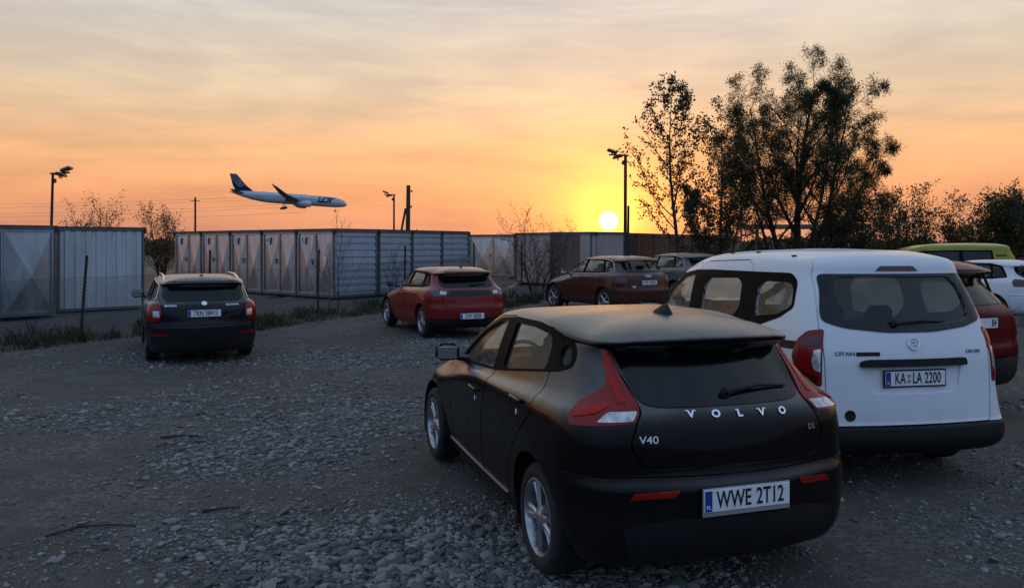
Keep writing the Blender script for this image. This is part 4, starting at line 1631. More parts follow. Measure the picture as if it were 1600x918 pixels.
HATCH = dict(name='dark_hatchback', cat='car', label='dark brown hatchback with red tail lights parked in the right foreground, plate WWE 2T12',
    pose=(0.977, 5.054, 108.64), rows=ROWS_HATCH, sub=4, paint=P_DARK, r=0.318, rim=0.225, wb=2.647, yo=0.875, arch=0.372,
    bumps=((0.0, 0.62, 0.022, 0.42, 0.26), (2.647, 0.62, 0.022, 0.42, 0.26)),
    side=[('front_window', [(2.03, 0.985), (1.88, 1.075), (1.62, 1.225), (1.30, 1.335), (1.06, 1.368), (1.02, 1.045)], G_SIDE),
          ('rear_side_window', [(0.87, 1.368), (0.50, 1.372), (0.24, 1.348), (0.19, 1.30), (0.14, 1.155), (0.83, 1.068)], G_SIDE),
          ('quarter_window', [(0.06, 1.262), (0.045, 1.312), (-0.03, 1.305), (-0.09, 1.238), (-0.082, 1.208), (0.005, 1.19)], G_SIDE)],
    trim=([(2.15, 0.955), (1.90, 1.10), (1.64, 1.255), (1.30, 1.365), (0.90, 1.402), (0.45, 1.407), (0.20, 1.382), (-0.03, 1.335), (-0.115, 1.265), (-0.122, 1.20), (0.0, 1.160), (0.95, 1.035)], M_SATIN),
    rear_window=('rear_window', [(0.455, 1.325), (0.435, 1.14), (0.39, 1.095), (-0.39, 1.095), (-0.435, 1.14), (-0.455, 1.325)], G_REAR),
    rear_panel=([(0.545, 1.345), (0.525, 1.20), (0.505, 1.055), (0.40, 1.04), (-0.40, 1.04), (-0.505, 1.055), (-0.525, 1.20), (-0.545, 1.345)], M_GLOSSB),
    windscreen=('windscreen', [(0.60, 1.03), (0.53, 1.36), (-0.53, 1.36), (-0.60, 1.03)], G_SCREEN), screen_lim=0.95, rear_lim=0.35,
    doors=[[(2.10, 0.95), (2.03, 0.6), (1.97, 0.27), (1.12, 0.27), (1.09, 0.6), (0.985, 0.97), (0.955, 1.408), (1.32, 1.378), (1.66, 1.268), (1.93, 1.105)],
           [(1.085, 0.6), (1.115, 0.27), (0.54, 0.27), (0.43, 0.55), (0.22, 0.78), (0.06, 0.90), (0.06, 1.03), (0.09, 1.15), (0.15, 1.33), (0.25, 1.392), (0.94, 1.40), (0.98, 0.97)]],
    tailgate=[(0.68, 1.52), (0.68, 1.352), (0.575, 1.335), (0.565, 1.30), (0.53, 1.15), (0.512, 1.035), (0.56, 0.965), (0.60, 0.86), (0.53, 0.745), (-0.53, 0.745), (-0.60, 0.86), (-0.56, 0.965), (-0.512, 1.035), (-0.53, 1.15), (-0.565, 1.30), (-0.575, 1.335), (-0.68, 1.352), (-0.68, 1.52)], gate_lim=-0.27,
    bumper=(0.70, P_DARK),
    lights=[('tail_light', 45, [(0.245, 1.318), (0.182, 1.305), (0.139, 1.237), (0.074, 1.161), (-0.055, 1.032), (-0.046, 0.972), (0.30, 0.946), (0.318, 0.985), (0.290, 1.055), (0.200, 1.10), (0.155, 1.142), (0.176, 1.20)], M_RED, 'pair',
             [('reversing_lens', [(0.136, 0.974), (0.092, 1.020), (-0.045, 1.024), (-0.036, 0.980)], M_CLEAR), ('light_strip', [(0.222, 1.295), (0.200, 1.29), (0.120, 1.175), (0.02, 1.062), (0.055, 1.055), (0.150, 1.16)], M_RED2), ('light_strip', [(0.285, 0.985), (0.282, 1.01), (0.16, 1.055), (0.09, 1.045), (0.16, 1.01)], M_RED2)], 0.02),
            ('reflector', 30, [(0.198, 0.588), (0.175, 0.622), (-0.056, 0.640), (-0.048, 0.617), (-0.024, 0.604)], M_RED, 'pair', [], 0.008)],
    cabin=(0.30, 1.35, 0.50, 0.36), dash=(2.02, 0.98, 0.62), mirror=(1.90, 0.855, 1.045, 0.80, P_DARK), far_glass=G_FOG,
    handles=[(1.26, 0.865), (0.30, 0.955)], fin=(0.10, 'fin'), wiper=(0.02, 1.085, 0.44), spokes=5, extra=hatch_extra)

# ------------------------------------------------------------------ the white van
P_WHITE = paint('white_van_paint', (0.74, 0.76, 0.78), 0.40, 0.35)

def van_extra(B, root, body, gate):
    make_plate(B, root, 'rear', 0.0, 0.858, 'KA  LA 2200', band='D', tsize=0.122, xs=0.58, shift=0.020, seal=-0.083, off=0.0)
    # grip bar above the plate
    hb = patch(B, rounded([(0.462, 0.951), (0.448, 0.995), (0.383, 1.008), (-0.452, 1.008), (-0.468, 0.951)], 0.02), 'rear', 0.035, 0.05, 0.06)
    hb.materials.append(M_TRIM)
    ob('tailgate_grip', hb, root)
    # recessed plate field edge
    q = MB()
    n = 36
    q.tube([(0, 0.045 * math.cos(2 * math.pi * i / n), 0.045 * math.sin(2 * math.pi * i / n)) for i in range(n + 1)], 0.0055, 6, cap=False)
    for k in range(3):
        a = R(90 + 120 * k)
        q.tube([(0.0, 0, 0), (0, 0.043 * math.cos(a), 0.043 * math.sin(a))], [0.0065, 0.002], 6)
    me = q.mesh('star_badge', [M_CHROME], smooth=True, fix=True)
    me.transform(Matrix(((0, 1, 0, 0), (0, 0, 1, 0), (1, 0, 0, 0), (0, 0, 0, 1))))
    on(B, 'star_badge', me, root, 'rear', 0.0, 1.122, 0.012)
    on(B, 'badge_letters', text_mesh('CITAN', 0.040, 0.0016, [M_DGREY], bold=0.0008, xscale=1.35), root, 'rear', 0.565, 1.052, 0.004)
    q = MB()
    q.rbox((0, 0, 0), (0.19, 0.030, 0.005), 0.002)
    bd = on(B, 'name_badge', q.mesh('name_badge', [M_TRIM], fix=True), root, 'rear', 0.383, 1.050, 0.004)
    on(B, 'badge_letters', text_mesh('110 CDI', 0.036, 0.0016, [M_DGREY], bold=0.0008, xscale=1.2), root, 'rear', -0.555, 1.050, 0.004)
    q = MB()
    q.lathe([(0.001, 0.004), (0.030, 0.003), (0.036, 0.006), (0.043, 0.004), (0.043, -0.01)], 24, axis='z')
    q.box((0, 0, 0.006), (0.05, 0.010, 0.006))
    on(B, 'round_cover', q.mesh('round_cover', [M_TRIM], angle=40, fix=True), root, 'rear', 0.54, 0.577, 0.001)
    # side mouldings
    for sd in ('left', 'right'):
        pm = patch(B, rounded([(-0.15, 1.06), (-0.60, 1.07), (-0.60, 1.135), (-0.15, 1.12)], 0.01), sd, 0.006, 0.02, 0.08)
        pm.materials.append(M_TRIM)
        ob('side_moulding', pm, root)
    # roof rail plugs
    for s_ in (1, -1):
        for xx in (-0.1, 0.55, 1.1):
            p = B.hit((xx, s_ * 0.62, 5), (0, 0, -1))[0]
            q = MB()
            q.rbox((0, 0, 0.004), (0.05, 0.03, 0.014), 0.004)
            q.build('roof_plug', M_TRIM, root, loc=p)
    # air freshener hanging in the front window
    q = MB()
    n = 16
    q.prism([((0.05 + 0.012 * (i % 2)) * math.cos(2 * math.pi * i / n), (0.05 + 0.012 * (i % 2)) * math.sin(2 * math.pi * i / n)) for i in range(n)], -0.01, 0.01, 0, lambda a, b, h: (a, h, b))
    q.tube([(0, 0, -0.05), (0.0, 0, -0.14)], 0.012, 6)
    q.build('phone_holder', M_TRIM, root, loc=(2.18, 0.52, 1.30))

VAN = dict(name='white_van', cat='van', label='white high-roofed van with wide dark rear window parked at the right, plate KA LA 2200',
    pose=(3.018, 7.245, 100), rows=ROWS_VAN, sub=4, paint=P_WHITE, r=0.32, rim=0.215, wb=2.716, yo=0.895, arch=0.375,
    side=[('front_window', [(2.60, 1.185), (2.38, 1.41), (2.08, 1.535), (1.64, 1.60), (1.66, 1.205)], G_SIDE),
          ('front_quarter_window', [(2.92, 1.165), (2.55, 1.375), (2.44, 1.43), (2.66, 1.175)], G_SIDE),
          ('sliding_door_window', [(1.33, 1.205), (1.32, 1.50), (1.22, 1.57), (0.565, 1.594), (0.475, 1.544), (0.457, 1.326), (0.62, 1.205)], G_SIDE),
          ('quarter_window', [(0.147, 1.279), (0.186, 1.523), (0.113, 1.585), (-0.274, 1.59), (-0.336, 1.549), (-0.381, 1.40), (-0.207, 1.32)], G_SIDE)],
    trim=([(2.98, 1.15), (2.48, 1.455), (2.10, 1.585), (1.62, 1.640), (1.12, 1.655), (-0.25, 1.667), (-0.365, 1.60), (-0.41, 1.39), (-0.255, 1.298), (0.06, 1.20), (0.42, 1.178), (1.70, 1.165)], M_SATIN),
    rear_window=('rear_window', [(0.50, 1.645), (0.56, 1.56), (0.59, 1.36), (0.54, 1.29), (0.20, 1.268), (-0.20, 1.268), (-0.54, 1.29), (-0.59, 1.36), (-0.56, 1.56), (-0.50, 1.645)], G_REAR),
    rear_panel=([(0.645, 1.668), (0.655, 1.56), (0.70, 1.36), (0.695, 1.295), (0.53, 1.244), (0.20, 1.21), (-0.20, 1.21), (-0.53, 1.244), (-0.695, 1.295), (-0.70, 1.36), (-0.655, 1.56), (-0.645, 1.668)], M_GLOSSB),
    windscreen=('windscreen', [(0.66, 1.22), (0.62, 1.70), (-0.62, 1.70), (-0.66, 1.22)], G_SCREEN), screen_lim=1.7, rear_lim=0.4,
    doors=[[(2.75, 1.06), (2.40, 0.75), (2.32, 0.30), (1.56, 0.30), (1.52, 1.2), (1.50, 1.70), (1.62, 1.72), (2.1, 1.62), (2.5, 1.46), (2.80, 1.22)],
           [(1.515, 1.2), (1.55, 0.30), (0.56, 0.30), (0.44, 0.60), (0.33, 0.80), (0.33, 1.40), (0.33, 1.70), (0.45, 1.765), (1.35, 1.735), (1.495, 1.70)]],
    tailgate=[(0.60, 1.95), (0.64, 1.75), (0.665, 1.66), (0.71, 1.36), (0.725, 1.25), (0.72, 0.72), (0.70, 0.495), (-0.70, 0.495), (-0.72, 0.72), (-0.725, 1.25), (-0.71, 1.36), (-0.665, 1.66), (-0.64, 1.75), (-0.60, 1.95)], gate_lim=-0.42,
    bumper=(0.492, M_TRIM), recess=[('rear', [(0.43, 0.955), (0.40, 0.78), (0.33, 0.735), (-0.33, 0.735), (-0.40, 0.78), (-0.43, 0.955)], 0.014)],
    lights=[('tail_light', 45, [(0.002, 1.243), (0.128, 1.221), (0.203, 1.152), (0.250, 1.019), (0.202, 0.904), (0.09, 0.815), (-0.002, 0.796)], M_RED, 'pair',
             [('reversing_lens', [(0.012, 1.09), (0.062, 1.075), (0.075, 0.99), (0.055, 0.925), (0.012, 0.91)], M_CLEAR), ('light_strip', [(0.02, 1.20), (0.12, 1.175), (0.17, 1.12), (0.14, 1.10), (0.02, 1.12)], M_DRED), ('light_strip', [(0.02, 0.88), (0.10, 0.90), (0.16, 0.94), (0.14, 0.90), (0.06, 0.84), (0.02, 0.83)], M_DRED)], 0.03),
            ('high_brake_light', 'rear', [(0.19, 1.69), (0.145, 1.73), (-0.145, 1.73), (-0.19, 1.69)], M_DRED, 'single', [], 0.01)],
    cabin=(0.42, 1.55, 0.62, 0.40), dash=(2.55, 1.12, 0.70), mirror=(2.42, 0.93, 1.17, 1.0, M_TRIM), far_glass=G_FOG,
    handles=[(1.66, 1.04), (0.45, 1.06)], handle_mat=M_TRIM, fin=None, wiper=(0.14, 1.272, 0.46), spokes=5, style='single', extra=van_extra)
build_car(HATCH)
build_car(VAN)
# ------------------------------------------------------------------ the other parked cars
def adapt(W, H, wb, ro, fo, cl, belt, k, xt, xc, lip=0.0, tumble=1.0):
    """the hatchback's rows stretched to another car's measures"""
    out = []
    for r_ in ROWS_HATCH:
        zr, xr, br, rr, yr, zc, zs, ys, zf, xf, bf, rf, yf = r_
        zm = lambda z: float(np.interp(z, [0.2, 0.62, 1.0, 1.481], [cl, 0.62 * belt, belt, H]))
        s = W / 1.80
        ty = lambda y, z: y * s * (1 + (tumble - 1) * max(0, min(1, (z - 1.0) / 0.4)))
        x0 = -ro + (xr + 0.79) * k
        if zr > 1.34:
            x0 -= lip
        xf2 = float(np.interp(xf, [0.70, 1.35, 2.30, 3.57], [0.6 * xt, xt + 0.05, xc, wb + fo]))
        out.append((zm(zr), x0, br, rr * s, ty(yr, zr), zc, zm(zs), ty(ys, zs), zm(zf), xf2, bf, rf * s, ty(yf, zf)))
    return out

def other_car(name, label, pose, P, W, H, wb, ro, fo, r, rim, belt, k, xt, xc, lights, plate, cl=0.2, lip=0.0, tumble=1.0, xB=1.05, xC=0.12, xq=None, gz=None, gy=(0.50, 0.58),
              side_glass=None, rear_glass=None, trim=None, bumper=None, style='single', spokes=5, fin=None, gate=(0.60, 0.70), extra=None, mirror=None, chrome=False, group=None, rail=None, wiper=None, bz=0.66, cat='car'):
    rows = adapt(W, H, wb, ro, fo, cl, belt, k, xt, xc, lip, tumble)
    w2 = W / 2
    zb, zt = belt + 0.055, H - 0.12
    sg = side_glass or G_SIDE
    side = [('front_window', [(xc - 0.16, zb - 0.01), (xt + (xc - xt) * 0.45, zb + (zt - zb) * 0.62), (xt + 0.06, zt - 0.01), (xB + 0.04, zt), (xB + 0.08, zb)], sg),
            ('rear_side_window', [(xB - 0.03, zt), (xC + 0.16, zt - 0.02), (xC + 0.06, zb + 0.04), (xB + 0.01, zb)], sg)]
    fr = [(xc - 0.06, zb - 0.045), (xt + (xc - xt) * 0.47, zb + (zt - zb) * 0.68), (xt + 0.06, zt + 0.03), (xC + 0.12, zt + 0.028)]
    if xq is not None:
        side.append(('quarter_window', [(xC + 0.10, zt - 0.03), (xq + 0.20, zt - 0.06), (xq, zb + 0.06), (xC + 0.0, zb + 0.05)], sg))
        fr += [(xq + 0.16, zt - 0.02), (xq - 0.06, zb + 0.04), (xC, zb - 0.005), (xB, zb - 0.035)]
    else:
        fr += [(xC + 0.0, zb + 0.02), (xB, zb - 0.035)]
    z0, z1 = gz or (belt + 0.10, H - 0.12)
    g0, g1 = gy
    rw = [(g0, z1), (g1, z0 + 0.06), (g1 - 0.06, z0), (-g1 + 0.06, z0), (-g1, z0 + 0.06), (-g0, z1)]
    rp = [(g0 + 0.05, z1 + 0.03), (g1 + 0.06, z0 + 0.05), (g1 - 0.02, z0 - 0.04), (-g1 + 0.02, z0 - 0.04), (-g1 - 0.06, z0 + 0.05), (-g0 - 0.05, z1 + 0.03)]
    xd = xc - 0.10
    doors = [[(xd, belt - 0.02), (xd - 0.06, 0.6), (xd - 0.13, cl + 0.08), (xB + 0.10, cl + 0.08), (xB + 0.08, 0.6), (xB + 0.03, belt), (xB + 0.005, zt + 0.035), (xt + 0.06, zt + 0.03), (xt + (xc - xt) * 0.47, zb + (zt - zb) * 0.69)],
             [(xB + 0.075, 0.6), (xB + 0.095, cl + 0.08), (r + 0.24, cl + 0.08), (r + 0.12, 0.52), (xC + 0.10, 0.80), (xC + 0.0, belt), (xC + 0.12, zt + 0.03), (xB, zt + 0.035), (xB + 0.025, belt)]]
    gt = [(g0 + 0.09, H + 0.05), (g1 + 0.10, z0 + 0.05), (gate[0], belt - 0.08), (gate[0] - 0.02, gate[1] + 0.05), (gate[0] - 0.08, gate[1])]
    gt = gt + [(-a, b) for a, b in gt[::-1]]
    S = dict(name=name, label=label, cat=cat, group=group, pose=pose, chrome_line=chrome, far_glass=G_FOG, rows=rows, sub=3, paint=P, r=r, rim=rim, wb=wb, yo=w2 - 0.025, arch=r + 0.055,
             bumps=((0, 0.62, 0.02, 0.4, 0.26), (wb, 0.62, 0.02, 0.4, 0.26)), side=side, trim=(fr, trim or M_SATIN),
             rear_window=('rear_window', rw, rear_glass or G_REAR), rear_panel=(rp, M_GLOSSB),
             windscreen=('windscreen', [(w2 - 0.26, belt + 0.07), (w2 - 0.33, H - 0.10), (-w2 + 0.33, H - 0.10), (-w2 + 0.26, belt + 0.07)], G_SCREEN), screen_lim=xt - 0.1, rear_lim=0.35,
             doors=doors, tailgate=gt, gate_lim=-ro + 0.52 * k + 0.1, bumper=(bz, bumper or P), lights=lights,
             cabin=(0.26 + cl - 0.2 + (H - 1.45) * 0.5, xB + 0.30, xC + 0.42, 0.36), dash=(xc - 0.12, belt - 0.01, w2 - 0.27), mirror=mirror or (xc - 0.20, w2 - 0.02, belt + 0.06, 0.9, P),
             handles=[(xB + 0.22, belt - 0.12), (xC + 0.22, belt - 0.09)], fin=fin, wiper=wiper, spokes=spokes, style=style)

    def ex(B, root, body, gate_):
        if plate:
            make_plate(B, root, 'rear', 0.0, plate[0], plate[1], band='', off=0.012, frame_mat=plate[2] if len(plate) > 2 else None, tsize=0.120, xs=0.64, shift=plate[3] if len(plate) > 3 else 0.018)
        if rail:
            for s_ in (1, -1):
                pts = []
                for i in range(13):
                    xx = rail[0] + (rail[1] - rail[0]) * i / 12
                    p = B.hit((xx, s_ * rail[2], 5), (0, 0, -1))[0]
                    pts.append(p + Vector((0, 0, 0.045 * min(1, min(i, 12 - i) / 1.5) - 0.004)))
                q = MB()
                q.tube(pts, 0.017, 8)
                q.build('roof_rail', rail[3], root, smooth=True)
        if extra:
            extra(B, root)
    S['extra'] = ex
    return build_car(S)

P_BLUEBLK = paint('dark_wagon_paint', (0.010, 0.010, 0.013), 0.30, 0.85)
P_REDH = paint('red_paint', (0.20, 0.012, 0.008), 0.32, 0.6)
P_BROWN = paint('brown_paint', (0.075, 0.022, 0.013), 0.32, 0.6)
P_GREY = paint('grey_paint', (0.10, 0.095, 0.09), 0.34, 0.6)
P_DRED = paint('dark_red_paint', (0.095, 0.006, 0.007), 0.45, 0.4, coat=0.04)
P_LIME = paint('lime_paint', (0.25, 0.26, 0.025), 0.36, 0.3)
P_WHITE2 = paint('white_car_paint', (0.66, 0.69, 0.73), 0.36, 0.4)

def wagon_extra(B, root):
    q = MB()
    q.lathe([(0.001, 0.006), (0.026, 0.006), (0.028, 0.003), (0.038, 0.003), (0.042, 0.007), (0.046, 0.003), (0.046, -0.01)], 24, axis='z')
    bd = on(B, 'round_badge', q.mesh('round_badge', [M_CHROME], angle=40, fix=True), root, 'rear', 0.0, 1.02, 0.002)
    on(B, 'badge_letters', text_mesh('SKODA', 0.045, 0.0015, [M_CHROME], bold=0.0008, xscale=1.3), root, 'rear', 0.52, 0.985, 0.004)
    on(B, 'badge_letters', text_mesh('OCTAVIA', 0.042, 0.0015, [M_CHROME], bold=0.0008, xscale=1.2), root, 'rear', -0.45, 0.985, 0.004)

other_car('dark_estate_car', 'dark estate car with silver roof rails parked at left, plate TKN 38412', (-5.58, 14.62, 115.5, -0.10), P_BLUEBLK,
          1.80, 1.465, 2.686, 1.04, 0.91, 0.325, 0.215, 0.99, 0.62, 1.20, 2.10,
          [('tail_light', 28, [(0.195, 1.02), (0.40, 1.03), (0.46, 0.96), (0.455, 0.76), (0.36, 0.725), (0.19, 0.745), (0.15, 0.86)], M_RED, 'pair', [('reversing_lens', [(0.185, 0.90), (0.30, 0.905), (0.29, 0.80), (0.18, 0.80)], M_CLEAR)], 0.03),
           ('reflector', 20, [(0.20, 0.485), (0.52, 0.495), (0.52, 0.53), (0.20, 0.515)], M_RED, 'pair', [], 0.006)],
          (0.855, 'TKN 38412', M_TRIM), xB=1.0, xC=0.02, xq=-0.62, gz=(1.09, 1.355), gy=(0.52, 0.60), side_glass=G_DARK, rear_glass=G_REAR, chrome=True, rail=(-0.60, 1.25, 0.60, M_CHROME),
          fin=(-0.42, 'stub'), gate=(0.64, 0.66), extra=wagon_extra, tumble=1.03, lip=0.05)

other_car('red_hatchback', 'small red hatchback with black tail lamp band parked before the blue-grey containers', (-1.10, 17.25, 115), P_REDH,
          1.745, 1.43, 2.54, 0.69, 0.82, 0.318, 0.215, 0.97, 0.92, 1.15, 2.02,
          [('lamp_band', 'rear', [(0.52, 0.965), (-0.52, 0.965), (-0.52, 0.865), (0.52, 0.865)], M_GLOSSB, 'single', [], 0.01),
           ('tail_light', 35, [(0.05, 0.965), (0.32, 1.0), (0.40, 0.94), (0.33, 0.86), (0.05, 0.865)], M_DGREY, 'pair', [('lens_strip', [(0.10, 0.95), (0.22, 0.965), (0.22, 0.90), (0.10, 0.89)], M_CLEAR)], 0.02)],
          (0.455, 'DW 3J028', M_TRIM), xB=0.98, xC=0.10, xq=-0.12, gz=(1.06, 1.315), gy=(0.46, 0.56), side_glass=G_SIDE, rear_glass=G_SIDE, bz=0.40, bumper=M_TRIM, fin=(-0.05, 'stub'), gate=(0.58, 0.62), lip=0.06, wiper=(-0.05, 1.055, 0.34))

def suv_extra(B, root):
    q = MB()
    for i in range(4):
        n = 18
        q2 = MB()
        q2.tube([(0.035 * math.cos(2 * math.pi * j / n) + (i - 1.5) * 0.048, 0.035 * math.sin(2 * math.pi * j / n), 0) for j in range(n + 1)], 0.005, 5, cap=False)
        on(B, 'badge_ring', q2.mesh('badge_ring', [M_CHROME], smooth=True), root, 'rear', -(i - 1.5) * 0.0, 1.06, 0.008)
    on(B, 'badge_letters', text_mesh('Q3', 0.06, 0.0015, [M_CHROME], bold=0.001, xscale=1.3), root, 'rear', 0.45, 0.78, 0.004)

other_car('brown_suv', 'brown compact SUV with five-spoke wheels parked beside the bare bush', (3.26, 22.6, 118.9), P_BROWN,
          1.83, 1.59, 2.603, 0.87, 0.91, 0.352, 0.245, 1.07, 0.95, 1.12, 2.08,
          [('tail_light', 40, [(0.02, 1.02), (0.30, 1.03), (0.37, 0.97), (0.34, 0.87), (0.02, 0.86)], M_DRED, 'pair', [], 0.02)],
          (0.885, 'WPL 9006H', M_TRIM), cl=0.25, xB=1.0, xC=0.08, xq=-0.28, gz=(1.19, 1.46), gy=(0.48, 0.58), side_glass=G_SIDE, rear_glass=G_REAR, chrome=True, style='single', gate=(0.62, 0.66), lip=0.06, extra=suv_extra)

other_car('grey_suv', 'grey SUV half hidden behind the brown SUV and the white van', (6.05, 27.0, 119), P_GREY,
          1.83, 1.62, 2.65, 0.85, 0.90, 0.35, 0.235, 1.08, 0.95, 1.12, 2.08,
          [('tail_light', 40, [(0.02, 1.06), (0.30, 1.08), (0.37, 1.02), (0.34, 0.90), (0.02, 0.92)], M_DRED, 'pair', [], 0.02)],
          None, cl=0.25, xB=1.0, xC=0.08, xq=-0.28, gz=(1.2, 1.48), side_glass=G_SIDE, chrome=True, lip=0.06)

other_car('dark_red_suv', 'dark red tall car showing right of the white van, plate ending 84', (5.03, 10.2, 113), P_DRED,
          1.86, 1.73, 2.69, 0.95, 0.90, 0.345, 0.235, 1.10, 1.05, 1.15, 2.10,
          [('tail_light', 40, [(0.06, 1.18), (0.14, 1.22), (0.28, 1.16), (0.34, 1.02), (0.32, 0.84), (0.20, 0.78), (0.10, 0.86), (0.18, 1.0)], M_RED, 'pair', [], 0.02)],
          (1.00, '84', M_TRIM, 0.195), cl=0.23, xB=1.0, xC=0.06, xq=-0.40, gz=(1.24, 1.58), gy=(0.50, 0.66), side_glass=G_DARK, rear_glass=G_DARK, rail=(-0.55, 1.15, 0.60, M_TRIM), lip=0.05, bz=0.60, bumper=M_TRIM, gate=(0.66, 0.62))

other_car('white_hatchback', 'white car with a dark roof fin cut off by the right picture edge', (12.75, 20.6, 112), P_WHITE2,
          1.80, 1.52, 2.62, 0.80, 0.88, 0.32, 0.215, 1.0, 0.95, 1.15, 2.05,
          [('tail_light', 40, [(0.02, 1.04), (0.30, 1.06), (0.37, 0.99), (0.34, 0.88), (0.02, 0.88)], M_DRED, 'pair', [], 0.02)],
          None, xB=1.0, xC=0.10, xq=-0.2, gz=(1.12, 1.39), side_glass=G_DARK, rear_glass=G_DARK, fin=(-0.05, 'fin'), lip=0.06)

LIME_ROWS = []
for r_ in ROWS_VAN:
    r2 = list(r_)
    for i in (0, 6, 8):
        r2[i] = r2[i] * 1.945 / 1.868
    for i in (4, 7, 12):
        r2[i] *= 1.02
    r2[1] = r2[1] * 1.05
    r2[9] = float(np.interp(r_[9], [0.8, 1.66, 3.0, 3.6], [1.0, 1.95, 3.25, 3.95]))
    LIME_ROWS.append(tuple(r2))

def lime_extra(B, root, body, gate):
    for sd in ('left',):
        pm = patch(B, rounded([(-0.42, 1.56), (-0.12, 1.56), (-0.12, 1.60), (-0.42, 1.60)], 0.01), sd, 0.006, 0.015, 0.08)
        pm.materials.append(M_TRIM)
        ob('side_vent', pm, root)

build_car(dict(name='lime_minibus', cat='van', label='lime green long-roofed minibus behind the white van, only its roof and windows showing', pose=(14.2, 24.72, 166), rows=LIME_ROWS, sub=3, paint=P_LIME, r=0.34, rim=0.22, wb=3.0, yo=0.91, arch=0.40,
    side=[('front_window', [(2.78, 1.25), (2.50, 1.47), (2.20, 1.60), (1.80, 1.675), (1.82, 1.25)], G_DARK),
          ('rear_side_window', [(1.70, 1.25), (1.70, 1.68), (0.85, 1.70), (0.85, 1.25)], G_DARK),
          ('quarter_window', [(0.76, 1.25), (0.76, 1.70), (0.0, 1.70), (-0.02, 1.25)], G_DARK)],
    trim=([(2.95, 1.21), (2.55, 1.49), (2.22, 1.64), (1.80, 1.715), (0.9, 1.735), (-0.04, 1.735), (-0.07, 1.22)], M_SATIN),
    rear_window=('rear_window', [(0.52, 1.70), (0.58, 1.30), (-0.58, 1.30), (-0.52, 1.70)], G_DARK),
    windscreen=('windscreen', [(0.66, 1.30), (0.62, 1.74), (-0.62, 1.74), (-0.66, 1.30)], G_SCREEN), screen_lim=1.9, rear_lim=0.4,
    doors=[[(2.80, 1.10), (2.55, 0.75), (2.50, 0.32), (1.78, 0.32), (1.76, 1.76), (2.25, 1.68), (2.6, 1.50)]],
    tailgate=[(0.62, 2.0), (0.68, 1.6), (0.72, 1.2), (0.72, 0.55), (-0.72, 0.55), (-0.72, 1.2), (-0.68, 1.6), (-0.62, 2.0)], gate_lim=-0.44, bumper=(0.51, M_TRIM),
    lights=[('tail_light', 45, [(0.002, 1.35), (0.10, 1.33), (0.14, 1.0), (0.10, 0.85), (0.0, 0.82)], M_RED, 'pair', [], 0.03)],
    cabin=(0.5, 1.8, 0.7, 0.40), dash=(2.8, 1.18, 0.70), mirror=(2.62, 0.97, 1.25, 1.1, M_TRIM), handles=[(1.9, 1.05)], style='single', extra=lime_extra))
